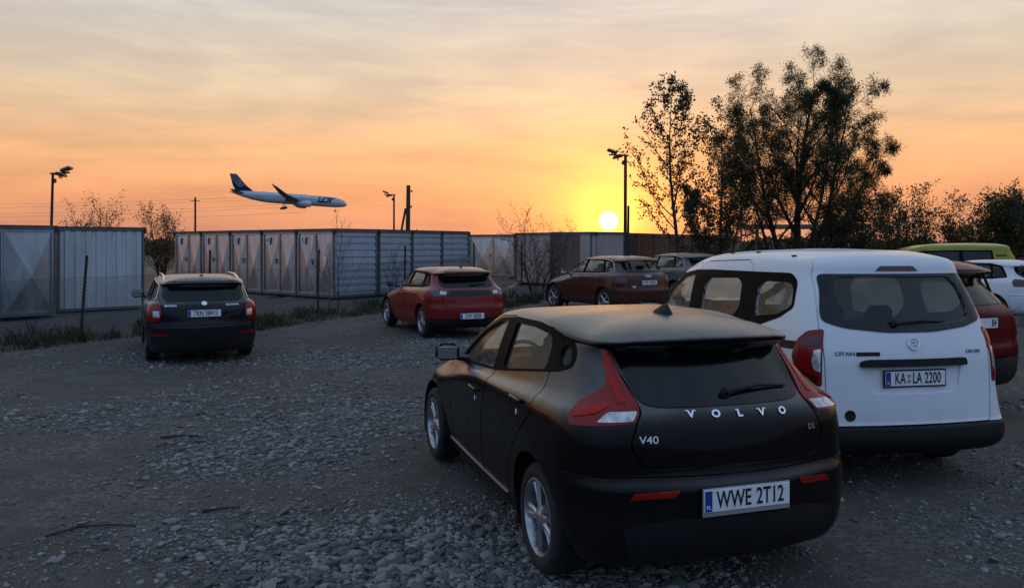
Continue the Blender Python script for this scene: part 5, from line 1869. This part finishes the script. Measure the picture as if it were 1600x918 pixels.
# ------------------------------------------------------------------ trees and bushes
class Tree:
    def __init__(s, seed, env=None):
        s.env = env
        s.r = random.Random(seed)
        s.V, s.F = [], []
        s.tips = []          # (point, direction, size)

    def limb(s, pts, rad, n):
        o = len(s.V)
        up = None
        for i, p in enumerate(pts):
            t = (pts[min(len(pts) - 1, i + 1)] - pts[max(0, i - 1)]).normalized()
            up = t.orthogonal().normalized() if up is None else (up - t * up.dot(t)).normalized()
            b = t.cross(up)
            for k in range(n):
                a = 6.28318 * k / n
                s.V.append(p + (up * math.cos(a) + b * math.sin(a)) * rad[i])
        for i in range(len(pts) - 1):
            for k in range(n):
                a, c = o + i * n + k, o + i * n + (k + 1) % n
                s.F.append((a, c, c + n, a + n))

    def grow(s, p, d, length, rad, lev, L):
        """L: list of level dicts: n children, len ratio, angle, wander, up, start"""
        r = s.r
        q = L[lev]
        seg = q.get('seg', 5)
        pts, rads = [p.copy()], [rad]
        dd_ = d.normalized()
        for i in range(seg):
            w_ = Vector((r.gauss(0, 1), r.gauss(0, 1), r.gauss(0, 1))) * q['wander']
            dd_ = (dd_ + w_ + Vector((0, 0, q['up'])) + Vector(q.get('wind', (0, 0, 0)))).normalized()
            nx_ = pts[-1] + dd_ * (length / seg)
            if s.env and lev > 0 and not s.env(nx_):
                nx_ = pts[-1] + (dd_ + Vector((-nx_.x * 0.12, -nx_.y * 0.12, -0.5))).normalized() * (length / seg) * 0.35
            pts.append(nx_)
            rads.append(max(0.003, rad * (1 - (i + 1) / seg * q.get('taper', 0.8))))
        s.limb(pts, rads, q.get('sides', 5))
        if lev + 1 < len(L):
            c = L[lev + 1]
            n = c['n'] if isinstance(c['n'], int) else r.randint(*c['n'])
            st = c.get('start', 0.25)
            ph = r.random() * 6.28
            for k in range(n):
                f = st + (1 - st) * (k + r.random() * 0.8) / n
                f = min(0.995, f)
                i = min(seg - 1, int(f * seg))
                b = pts[i].lerp(pts[i + 1], f * seg - i)
                t = (pts[i + 1] - pts[i]).normalized()
                ph += 2.4 + r.uniform(-0.5, 0.5)
                o1 = t.orthogonal().normalized()
                o2 = t.cross(o1)
                side = o1 * math.cos(ph) + o2 * math.sin(ph)
                an = R(c['angle'] + r.uniform(-12, 12))
                cd = t * math.cos(an) + side * math.sin(an)
                ln = length * c['len'] * r.uniform(0.65, 1.2) * (1 - c.get('cone', 0.4) * f)
                rr = rads[i] * c.get('rr', 0.5)
                s.grow(b, cd, ln, max(0.004, rr), lev + 1, L)
        if q.get('leaf'):
            n = q['leaf']
            for k in range(n):
                f = (k + r.random()) / n
                i = min(seg - 1, int(f * seg))
                s.tips.append((pts[i].lerp(pts[i + 1], f * seg - i), (pts[i + 1] - pts[i]).normalized()))
            s.tips.append((pts[-1], dd_))

    def leaves(s, per, size, aspect, spread, rs, droop=0.0):
        T = np.array([tuple(p) for p, d in s.tips])
        Dn = np.array([tuple(d) for p, d in s.tips])
        T = np.repeat(T, per, 0)
        Dn = np.repeat(Dn, per, 0)
        n = len(T)
        T = T + rs.normal(size=(n, 3)) * spread
        ax = Dn + rs.normal(size=(n, 3)) * 0.75
        ax[:, 2] -= droop
        ax /= np.linalg.norm(ax, axis=1, keepdims=True)
        sd = np.cross(ax, rs.normal(size=(n, 3)))
        sd /= np.linalg.norm(sd, axis=1, keepdims=True) + 1e-9
        ln = (size * rs.uniform(0.6, 1.3, n))[:, None]
        wd = ln * aspect
        V = np.stack([T, T + ax * ln * 0.45 + sd * wd * 0.5, T + ax * ln, T + ax * ln * 0.45 - sd * wd * 0.5], 1).reshape(-1, 3)
        F = np.arange(n * 4).reshape(-1, 4)
        return V, F

M_BARK = mat('bark', (0.040, 0.030, 0.022), 0.9, col2=(0.018, 0.014, 0.011), vscale=8, bump=0.5, bscale=24)

def leaf_mat(name, a, b):
    m_ = bpy.data.materials.new(name)
    m_.use_nodes = True
    t = NT(m_.node_tree)
    p = t.n['Principled BSDF']
    g = t.new('ShaderNodeNewGeometry')
    c = t.mix(g.outputs['Random Per Island'], a, b)
    t.l.new(c, p.inputs['Base Color'])
    p.inputs['Roughness'].default_value = 0.6
    tl = t.new('ShaderNodeBsdfTranslucent')
    t.l.new(c, tl.inputs[0])
    mx = t.new('ShaderNodeMixShader')
    mx.inputs[0].default_value = 0.35
    t.l.new(p.outputs[0], mx.inputs[1])
    t.l.new(tl.outputs[0], mx.inputs[2])
    t.l.new(mx.outputs[0], t.n['Material Output'].inputs[0])
    return m_

LEAF = leaf_mat('leaf_green', (0.018, 0.024, 0.007), (0.055, 0.062, 0.016))
LEAF2 = leaf_mat('leaf_olive', (0.030, 0.026, 0.009), (0.075, 0.062, 0.020))

def plant(name, label, cat, x, y, stems, L, seed, leaf, lm=LEAF, group=None, z=None, env=None):
    t = Tree(seed, env)
    for (ox, oy, d, ln, rad) in stems:
        t.grow(Vector((ox, oy, -0.1)), Vector(d), ln, rad, 0, L)
    z = float(gheight(x, y)) if z is None else z
    root = ob(name, None, loc=(x, y, z), label=label, cat=cat, group=group)
    V = np.array([tuple(v) for v in t.V])
    F = np.array(t.F)
    ob('trunk', fast_mesh('trunk', V, F, M_BARK, True), root)
    if leaf:
        LV, LF = t.leaves(*leaf, np.random.default_rng(seed))
        ob('crown', fast_mesh('crown', LV, LF, lm), root)
    return root

BIG = [dict(wander=0.05, up=0.06, seg=9, sides=8, taper=0.88),
       dict(n=14, len=0.50, angle=40, wander=0.10, up=0.06, start=0.22, cone=0.55, seg=6, sides=5, rr=0.5),
       dict(n=8, len=0.42, angle=40, wander=0.14, up=0.03, start=0.18, cone=0.45, seg=4, sides=4, rr=0.5),
       dict(n=6, len=0.50, angle=38, wander=0.16, up=-0.02, start=0.15, cone=0.3, seg=4, sides=3, rr=0.5, leaf=7)]
plant('willow_tree', 'large feathery many-stemmed tree with spreading crown at the right', 'tree', 13.15, 38.0,
      [(0, 0, (0.02, 0, 1), 9.3, 0.20), (-0.35, 0.1, (-0.27, 0.05, 1), 8.6, 0.15), (0.35, 0.0, (0.26, -0.1, 1), 8.6, 0.16), (0.1, 0.3, (0.10, 0.3, 1), 8.6, 0.13), (0.65, 0.2, (0.60, 0.1, 1), 7.2, 0.12), (-0.6, -0.1, (-0.55, -0.1, 1), 7.0, 0.10), (0.2, -0.3, (0.12, -0.35, 1), 8.8, 0.12)], BIG, 19, (4, 0.11, 0.26, 0.10), LEAF, env=lambda p: ((p.x - 0.25) / 4.35) ** 2 + (p.y / 3.6) ** 2 + ((p.z - 6.0) / 5.0) ** 2 < 1 + 0.10 * math.sin(p.x * 3.1 + p.z * 2.3))
YNG = [dict(wander=0.035, up=0.05, seg=9, sides=7, taper=0.93),
       dict(n=26, len=0.46, angle=48, wander=0.07, up=0.10, start=0.20, cone=0.72, seg=6, sides=4, rr=0.42),
       dict(n=8, len=0.34, angle=40, wander=0.10, up=0.05, start=0.2, cone=0.4, seg=3, sides=3, rr=0.55, leaf=5)]
plant('young_tree', 'slender young tree with sparse leaf tufts right of the light pole', 'tree', 6.78, 33.0, [(0, 0, (0.0, 0, 1), 8.4, 0.10)], YNG, 12, (4, 0.125, 0.55, 0.07), LEAF2)
plant('young_tree', 'thin leaning young tree between the slender tree and the large tree', 'tree', 8.75, 34.2, [(0, 0, (-0.04, 0.05, 1), 7.4, 0.075), (0.1, 0, (0.22, 0, 1), 5.0, 0.05), (-0.2, 0.1, (-0.25, 0, 1), 4.2, 0.05)], YNG, 31, (4, 0.12, 0.5, 0.07), LEAF2)
SHR = [dict(wander=0.10, up=0.06, seg=6, sides=5, taper=0.85),
       dict(n=9, len=0.50, angle=38, wander=0.13, up=0.05, start=0.15, cone=0.5, seg=5, sides=4, rr=0.5),
       dict(n=7, len=0.46, angle=40, wander=0.16, up=0.04, start=0.15, cone=0.4, seg=4, sides=3, rr=0.5, leaf=5)]

def shrub(label, x, y, h, wid, seed, leaf, n=7, lm=LEAF, name='shrub', cat='bush', group='bushes behind the parked vans'):
    r = random.Random(seed)
    st = []
    for k in range(n):
        a = 6.28 * k / n + r.random()
        sp = wid / h * r.uniform(0.15, 0.75)
        st.append((0.3 * math.cos(a), 0.3 * math.sin(a), (math.cos(a) * sp, math.sin(a) * sp, 1), h * r.uniform(0.65, 0.95), 0.05))
    return plant(name, label, cat, x, y, st, SHR, seed, leaf, lm, group, z=0.0)

shrub('broad leafy bush with upright shoots right of the large tree', 21.9, 45.5, 5.1, 2.2, 3, (2, 0.15, 0.5, 0.12), 9)
shrub('leafy bush growing under the right side of the large tree', 18.0, 43.0, 4.2, 2.0, 4, (2, 0.14, 0.5, 0.12), 8)
shrub('leafy bush right above the lime green roof', 25.0, 46.0, 4.1, 1.6, 8, (2, 0.14, 0.45, 0.12), 6)
shrub('tall dark leafy bush near the right picture edge', 27.4, 47.0, 5.1, 1.8, 6, (3, 0.15, 0.5, 0.12), 9)
shrub('tall leafy bush cut by the right picture edge', 29.9, 48.0, 5.4, 1.8, 9, (3, 0.15, 0.5, 0.12), 8)
shrub('low leafy bush below the right side of the large tree', 15.6, 41.5, 3.4, 1.8, 18, (3, 0.14, 0.5, 0.09), 7)
BARE = [dict(wander=0.12, up=0.05, seg=6, sides=5, taper=0.85),
        dict(n=10, len=0.52, angle=36, wander=0.13, up=0.06, start=0.12, cone=0.45, seg=5, sides=4, rr=0.5),
        dict(n=8, len=0.45, angle=36, wander=0.16, up=0.07, start=0.12, cone=0.4, seg=3, sides=3, rr=0.5, leaf=3)]

def bare(label, x, y, h, wid, seed, n, leaf, rad=0.04, z=0.0, group=None, name='bare_bush', cat='bush'):
    r = random.Random(seed)
    st = []
    for k in range(n):
        a = 6.28 * k / n + r.random()
        sp = wid / h * r.uniform(0.1, 0.8)
        st.append((0.12 * math.cos(a), 0.12 * math.sin(a), (math.cos(a) * sp, math.sin(a) * sp, 1), h * r.uniform(0.6, 0.95), rad))
    return plant(name, label, cat, x, y, st, BARE, seed, leaf, LEAF2, group, z)

bare('sparse twiggy bush left of the gap between the containers', -22.9, 45.0, 4.6, 2.4, 41, 9, (1, 0.10, 0.5, 0.05), 0.05, group='twiggy bushes behind the left containers')
bare('sparse twiggy bush standing in the gap between the containers', -18.4, 43.0, 4.2, 1.9, 42, 8, (1, 0.10, 0.5, 0.05), 0.05, group='twiggy bushes behind the left containers')
bare('leafless bush with tangled twigs beside the brown SUV', 0.85, 28.2, 3.2, 1.2, 43, 9, (1, 0.05, 0.5, 0.03), 0.022, None)
bare('leafless straggly sapling leaning over the fence before number 5 doors', -5.05, 23.2, 2.9, 0.9, 44, 2, None, 0.016, None, name='sapling', cat='sapling')
bare('small leafless sapling before the blue-grey container walls', -3.7, 25.3, 1.9, 0.9, 46, 2, None, 0.010, None, name='sapling', cat='sapling')

# ------------------------------------------------------------------ grass along the fence
EDGE = np.array([(-22, 9.2), (-9.6, 15.0), (-8.2, 17.6), (-5.7, 18.6), (-3.9, 22.3), (-0.4, 23.8), (0.9, 26.6), (1.2, 29.0)])
MGRASS = leaf_mat('grass_blade', (0.020, 0.024, 0.009), (0.070, 0.066, 0.026))
gv, n_g = [], 21000
seglen = np.hypot(*np.diff(EDGE, axis=0).T)
cum = np.concatenate([[0], np.cumsum(seglen)])
s_ = rng.random(n_g) * cum[-1]
k = np.clip(np.searchsorted(cum, s_) - 1, 0, len(seglen) - 1)
t_ = (s_ - cum[k]) / seglen[k]
d_ = (EDGE[k + 1] - EDGE[k]) / seglen[k][:, None]
off = rng.random(n_g) ** 1.2 * 2.3
gx_ = EDGE[k, 0] + d_[:, 0] * t_ * seglen[k] - d_[:, 1] * off
gy_ = EDGE[k, 1] + d_[:, 1] * t_ * seglen[k] + d_[:, 0] * off
cl_ = vnoise(gx_, gy_, 0.5, 77)
kp = (cl_ > 0.25)
gx_, gy_, cl_ = gx_[kp], gy_[kp], cl_[kp]
n_g = len(gx_)
gh = (0.05 + 0.34 * cl_ ** 2.0) * rng.uniform(0.5, 1.3, n_g)
ga = rng.random(n_g) * 6.283
bx, by = np.cos(ga), np.sin(ga)
gz_ = gheight(gx_, gy_) - 0.02
lean = rng.normal(size=(n_g, 2)) * 0.28 * gh[:, None]
w_ = 0.006 + 0.006 * rng.random(n_g)
P0 = np.stack([gx_ - bx * w_, gy_ - by * w_, gz_], 1)
P1 = np.stack([gx_ + bx * w_, gy_ + by * w_, gz_], 1)
P2 = np.stack([gx_ + lean[:, 0] * 0.4 + bx * w_ * 0.7, gy_ + lean[:, 1] * 0.4 + by * w_ * 0.7, gz_ + gh * 0.6], 1)
P3_ = np.stack([gx_ + lean[:, 0], gy_ + lean[:, 1], gz_ + gh], 1)
GV = np.stack([P0, P1, P2, P3_], 1).reshape(-1, 3)
ob('grass', fast_mesh('grass', GV, np.arange(n_g * 4).reshape(-1, 4), MGRASS), kind='stuff', label='rough grass growing along the fence', cat='grass')

# low far-off wood along the horizon
nw = 26000
an = rng.uniform(R(-48), R(48), nw)
ds = rng.uniform(170, 330, nw)
wx, wy = np.sin(an) * ds, np.cos(an) * ds
hh_ = (1.3 + 3.0 * vnoise(an * 60, an * 0, 1.0, 5) * vnoise(an * 14, an * 0, 1.0, 6) * 1.6) * ds / 260
wz = rng.random(nw) * hh_
A1 = rng.normal(size=(nw, 3)) * 0.75
A2 = rng.normal(size=(nw, 3)) * 0.75
C = np.stack([wx, wy, wz], 1)
WV = np.stack([C + A1, C + A2, C - A1, C - A2], 1).reshape(-1, 3)
ob('distant_wood', fast_mesh('distant_wood', WV, np.arange(nw * 4).reshape(-1, 4), LEAF), kind='stuff', label='low dark wood along the far horizon', cat='wood')

# ------------------------------------------------------------------ open steel shed behind the trees
sh = ob('steel_shed', None, loc=(17.9, 60.0, 0), label='open-sided steel shed with flat roof behind the large tree', cat='shed')
q = MB()
q.box((4.0, 2.0, 3.22), (8.6, 4.4, 0.28))
q.build('roof', M_RAIL, sh)
for i, x_ in enumerate((0.0, 1.3, 2.6, 4.6, 6.2, 8.0)):
    for yy_ in (0.0, 4.0):
        q = MB()
        q.box((x_, yy_, 1.53), (0.12, 0.12, 3.06))
        q.build('post', M_RAIL, sh)
for x_ in (2.0, 5.4):
    q = MB()
    q.box((x_, 3.9, 1.0), (2.2, 0.08, 2.0))
    q.build('wall_panel', M_BROWN3, sh)
hut = ob('site_hut', None, loc=(21.3, 55.0, 0), label='low pale site hut in front of the steel shed', cat='hut')
q = MB()
q.box((1.3, 1.0, 1.05), (2.7, 2.0, 2.1))
q.build('wall', M_PALE, hut)
q = MB()
q.box((1.3, 1.0, 2.15), (2.9, 2.2, 0.10))
q.build('roof', M_RAIL, hut)
q = MB()
q.box((0.7, -0.02, 1.3), (0.8, 0.05, 0.8))
q.build('window', M_GLOSSB, hut)
q = MB()
q.box((1.9, -0.02, 1.0), (0.8, 0.05, 1.9))
q.build('door', M_RAIL, hut)
# far railing at the gap
fr_ = ob('far_fence', None, loc=(15.5, 58.0, 0), label='distant post fence seen in the gap left of the large tree', cat='fence')
for i in range(9):
    q = MB()
    q.box((i * 0.42 - 0.6, 0, 0.95), (0.06, 0.06, 1.9))
    q.build('post', M_RAIL, fr_)
for z_ in (0.9, 1.75):
    q = MB()
    q.box((1.1, 0, z_), (3.5, 0.04, 0.05))
    q.build('rail', M_RAIL, fr_)

# ------------------------------------------------------------------ sticks lying on the gravel
def stick(label, pts, r):
    q = MB()
    P_ = [Vector((x, y, float(gheight(x, y)) + r * 0.8 + dz_)) for x, y, dz_ in pts]
    q.tube(P_, [r * (1 - 0.5 * i / (len(P_) - 1)) for i in range(len(P_))], 6)
    q.build('stick', M_WOOD, None, label=label, cat='stick', group='sticks on the gravel')

stick('long thin bent stick lying on bare dirt at the lower left', [(-3.05, 5.35, 0.0), (-2.9, 5.5, 0.012), (-2.72, 5.55, 0.008), (-2.55, 5.57, 0.0)], 0.010)
stick('short dark stick on the gravel left of the stone pile', [(-2.22, 5.86, 0), (-2.12, 5.9, 0.006), (-1.98, 5.96, 0.0)], 0.013)
stick('dark stick lying across the middle of the gravel lot', [(-3.45, 8.05, 0), (-3.25, 8.08, 0.01), (-3.12, 8.14, 0.0)], 0.014)

# ------------------------------------------------------------------ aeroplane
M_PWHT = mat('aircraft_white', (0.46, 0.51, 0.58), 0.35, coat=0.4, var=0.08, vscale=0.3)
M_PNAVY = mat('aircraft_navy', (0.010, 0.018, 0.07), 0.35, coat=0.4, var=0.15, vscale=0.5)
M_PGREY = mat('aircraft_grey', (0.16, 0.17, 0.19), 0.45, metal=0.2, var=0.15, vscale=0.5)
AX = Matrix.Rotation(R(21), 4, 'Z') @ Matrix.Rotation(R(3.2), 4, 'Y')
plane = ob('airliner', None, label='white airliner with navy tail flying low with wheels down, LOT on its side', cat='aeroplane')
plane.matrix_basis = Matrix.Translation((-122.0, 450, 26.8)) @ AX
RF = 2.9
prof = [(-31.4, 0.25, 1.55), (-30, 0.55, 1.45), (-26, 1.35, 1.05), (-21, 2.15, 0.55), (-16, 2.65, 0.2), (-11, RF, 0), (0, RF, 0), (12, RF, 0), (20, RF, 0), (24.5, 2.75, -0.1), (27.5, 2.3, -0.3), (29.6, 1.6, -0.6), (30.8, 0.9, -0.85), (31.4, 0.15, -1.0)]
q = MB()
n = 28
for (x_, r_, zc) in prof:
    for k in range(n):
        a = 6.28318 * k / n
        q.v.append((x_, r_ * math.cos(a), zc + r_ * 1.02 * math.sin(a)))
for i in range(len(prof) - 1):
    for k in range(n):
        a, b = i * n + k, i * n + (k + 1) % n
        q.f.append((a, b, b + n, a + n))
        q.mi.append(0)
q.f += [tuple(range(n)), tuple(range((len(prof) - 1) * n, len(prof) * n))]
q.mi += [0, 0]
fus = q.build('fuselage', M_PWHT, plane, smooth=True)

def wing(name, secs, mt, parent=plane):
    """secs: (x_lead, y, z, chord, thickness)"""
    m2 = MB()
    for (xl, y_, z_, c, th) in secs:
        for (f, t2) in ((0, 0), (0.1, 0.55), (0.35, 1), (0.7, 0.6), (1, 0.05), (0.7, -0.25), (0.35, -0.5), (0.1, -0.4)):
            m2.v.append((xl - f * c, y_, z_ + t2 * th * 0.5))
    for i in range(len(secs) - 1):
        for k in range(8):
            a, b = i * 8 + k, i * 8 + (k + 1) % 8
            m2.f.append((a, b, b + 8, a + 8))
            m2.mi.append(0)
    m2.f += [tuple(range(8)), tuple(range((len(secs) - 1) * 8, len(secs) * 8))]
    m2.mi += [0, 0]
    return m2.build(name, mt, parent, smooth=True)

for sg in (1, -1):
    wing('wing', [(9.5, sg * 1.5, -1.6, 12.5, 1.5), (4.0, sg * 9.5, -0.7, 7.2, 0.9), (-3.5, sg * 20, 1.2, 4.2, 0.5), (-9.0, sg * 27.5, 3.9, 2.1, 0.25), (-12.0, sg * 30.0, 5.2, 0.5, 0.08)], M_PGREY)
    wing('tailplane', [(-23.5, sg * 1.0, 1.3, 6.0, 0.6), (-29.6, sg * 9.6, 2.4, 2.2, 0.2)], M_PGREY)
    e = MB()
    e.lathe([(1.35, 3.0), (1.62, 2.7), (1.72, 1.5), (1.65, -0.8), (1.25, -2.6), (0.9, -2.7), (0.6, -3.6), (0.1, -4.4)], 24, axis='x')
    e.lathe([(1.35, 3.0), (1.25, 1.8), (0.05, 1.9)], 24, 1, axis='x')
    en = e.build('engine', [M_PWHT, M_PNAVY], plane, smooth=True, loc=(7.2, sg * 9.6, -2.55))
    e = MB()
    e.box((0, 0, 0), (4.2, 0.35, 1.2))
    e.build('engine_pylon', M_PGREY, plane, loc=(5.2, sg * 9.6, -1.25))
    # main gear
    e = MB()
    e.tube([(0, 0, 2.6), (0, 0, 0)], 0.24, 8)
    e.tube([(1.3, 0, 0.05), (-1.3, 0, -0.35)], 0.18, 6)
    g_ = e.build('landing_gear', M_PGREY, plane, loc=(-3.0, sg * 4.9, -5.1))
    for dx_ in (0.75, -0.75):
        for dy_ in (0.55, -0.55):
            e = MB()
            e.lathe([(0.2, -0.25), (0.62, -0.25), (0.68, 0), (0.62, 0.25), (0.2, 0.25)], 16, axis='y')
            e.build('gear_wheel', M_RUB, g_, loc=(dx_, dy_, -0.15 + dx_ * 0.15), smooth=False)
fin = wing('tail_fin', [(-19.5, 0, 0, 9.6, 0.9), (-22.8, 0, 4.0, 7.4, 0.7), (-29.5, 0, 11.2, 3.4, 0.3)], M_PNAVY)
# the fin's sections are stacked upwards: turn y/z of the loft
me = fin.data
secz = [(-18.5, 2.2, 10.0, 0.9), (-23.0, 5.5, 7.2, 0.6), (-28.4, 11.3, 3.6, 0.3)]
for i, (xl, zz_, c, th) in enumerate(secz):
    for k2, (f, t2) in enumerate(((0, 0), (0.1, 0.55), (0.35, 1), (0.7, 0.6), (1, 0.05), (0.7, -0.6), (0.35, -1.0), (0.1, -0.55))):
        me.vertices[i * 8 + k2].co = (xl - f * c, t2 * th * 0.5, zz_)
me.update()
e = MB()
e.tube([(0, 0, 2.2), (0, 0, 0)], 0.16, 8)
g_ = e.build('nose_gear', M_PGREY, plane, loc=(25.0, 0, -4.9))
for dy_ in (0.35, -0.35):
    e = MB()
    e.lathe([(0.15, -0.15), (0.45, -0.15), (0.5, 0), (0.45, 0.15), (0.15, 0.15)], 14, axis='y')
    e.build('gear_wheel', M_RUB, g_, loc=(0, dy_, 0))
# lettering wrapped onto the fuselage, starboard side
for ch, x0 in (('L', 15.6), ('O', 18.4), ('T', 21.2)):
    tm = text_mesh(ch, 4.2, 0.05, [M_PNAVY], bold=0.22, xscale=1.25, shear=0.25)
    bm = bmesh.new()
    bm.from_mesh(tm)
    bmesh.ops.subdivide_edges(bm, edges=[e_ for e_ in bm.edges if e_.calc_length() > 0.8], cuts=3)
    for v in bm.verts:
        ph = (v.co.y + 0.55) / RF
        rr = RF + 0.05 + v.co.z
        v.co = Vector((x0 + v.co.x, -rr * math.cos(ph), rr * 1.02 * math.sin(ph)))
    bm.to_mesh(tm)
    bm.free()
    ob('letter', tm, fus)
# windows row
for i in range(60):
    x_ = -18 + i * 0.62
    if abs(x_) > 30:
        continue
    r_ = float(np.interp(x_, [p_[0] for p_ in prof], [p_[1] for p_ in prof]))
    e = MB()
    e.box((x_, -r_ * 0.985, 0.55), (0.30, 0.12, 0.48))
    e.build('cabin_window', M_PNAVY, fus)
e = MB()
e.rbox((29.0, 0, 0.75), (1.0, 2.6, 0.55), 0.1)
e.build('cockpit_window', M_PNAVY, fus)
# ring emblem with a bird on the fin
nn_ = 28
e = MB()
e.tube([(-26.4 + 1.75 * math.cos(6.283 * i / nn_), -0.36, 6.4 + 1.75 * math.sin(6.283 * i / nn_)) for i in range(nn_ + 1)], 0.10, 5, cap=False)
em = e.build('tail_emblem', M_PWHT, fin)
for pts in ([(-27.6, -0.36, 6.3), (-26.6, -0.36, 6.5), (-25.2, -0.36, 5.6)], [(-26.6, -0.36, 6.5), (-26.0, -0.36, 7.6), (-25.6, -0.36, 9.0)], [(-26.6, -0.36, 6.5), (-26.9, -0.36, 5.3), (-26.2, -0.36, 4.7)]):
    e = MB()
    e.tube(pts, [0.08, 0.16, 0.06], 5)
    e.build('emblem_stroke', M_PWHT, em)
# navy belly of the rear fuselage
e = MB()
e.box((0, 0, 0), (0.6, 0.12, 0.12))
e.build('tail_light', M_SIGN, fus, loc=(-30.4, -0.5, 1.45))
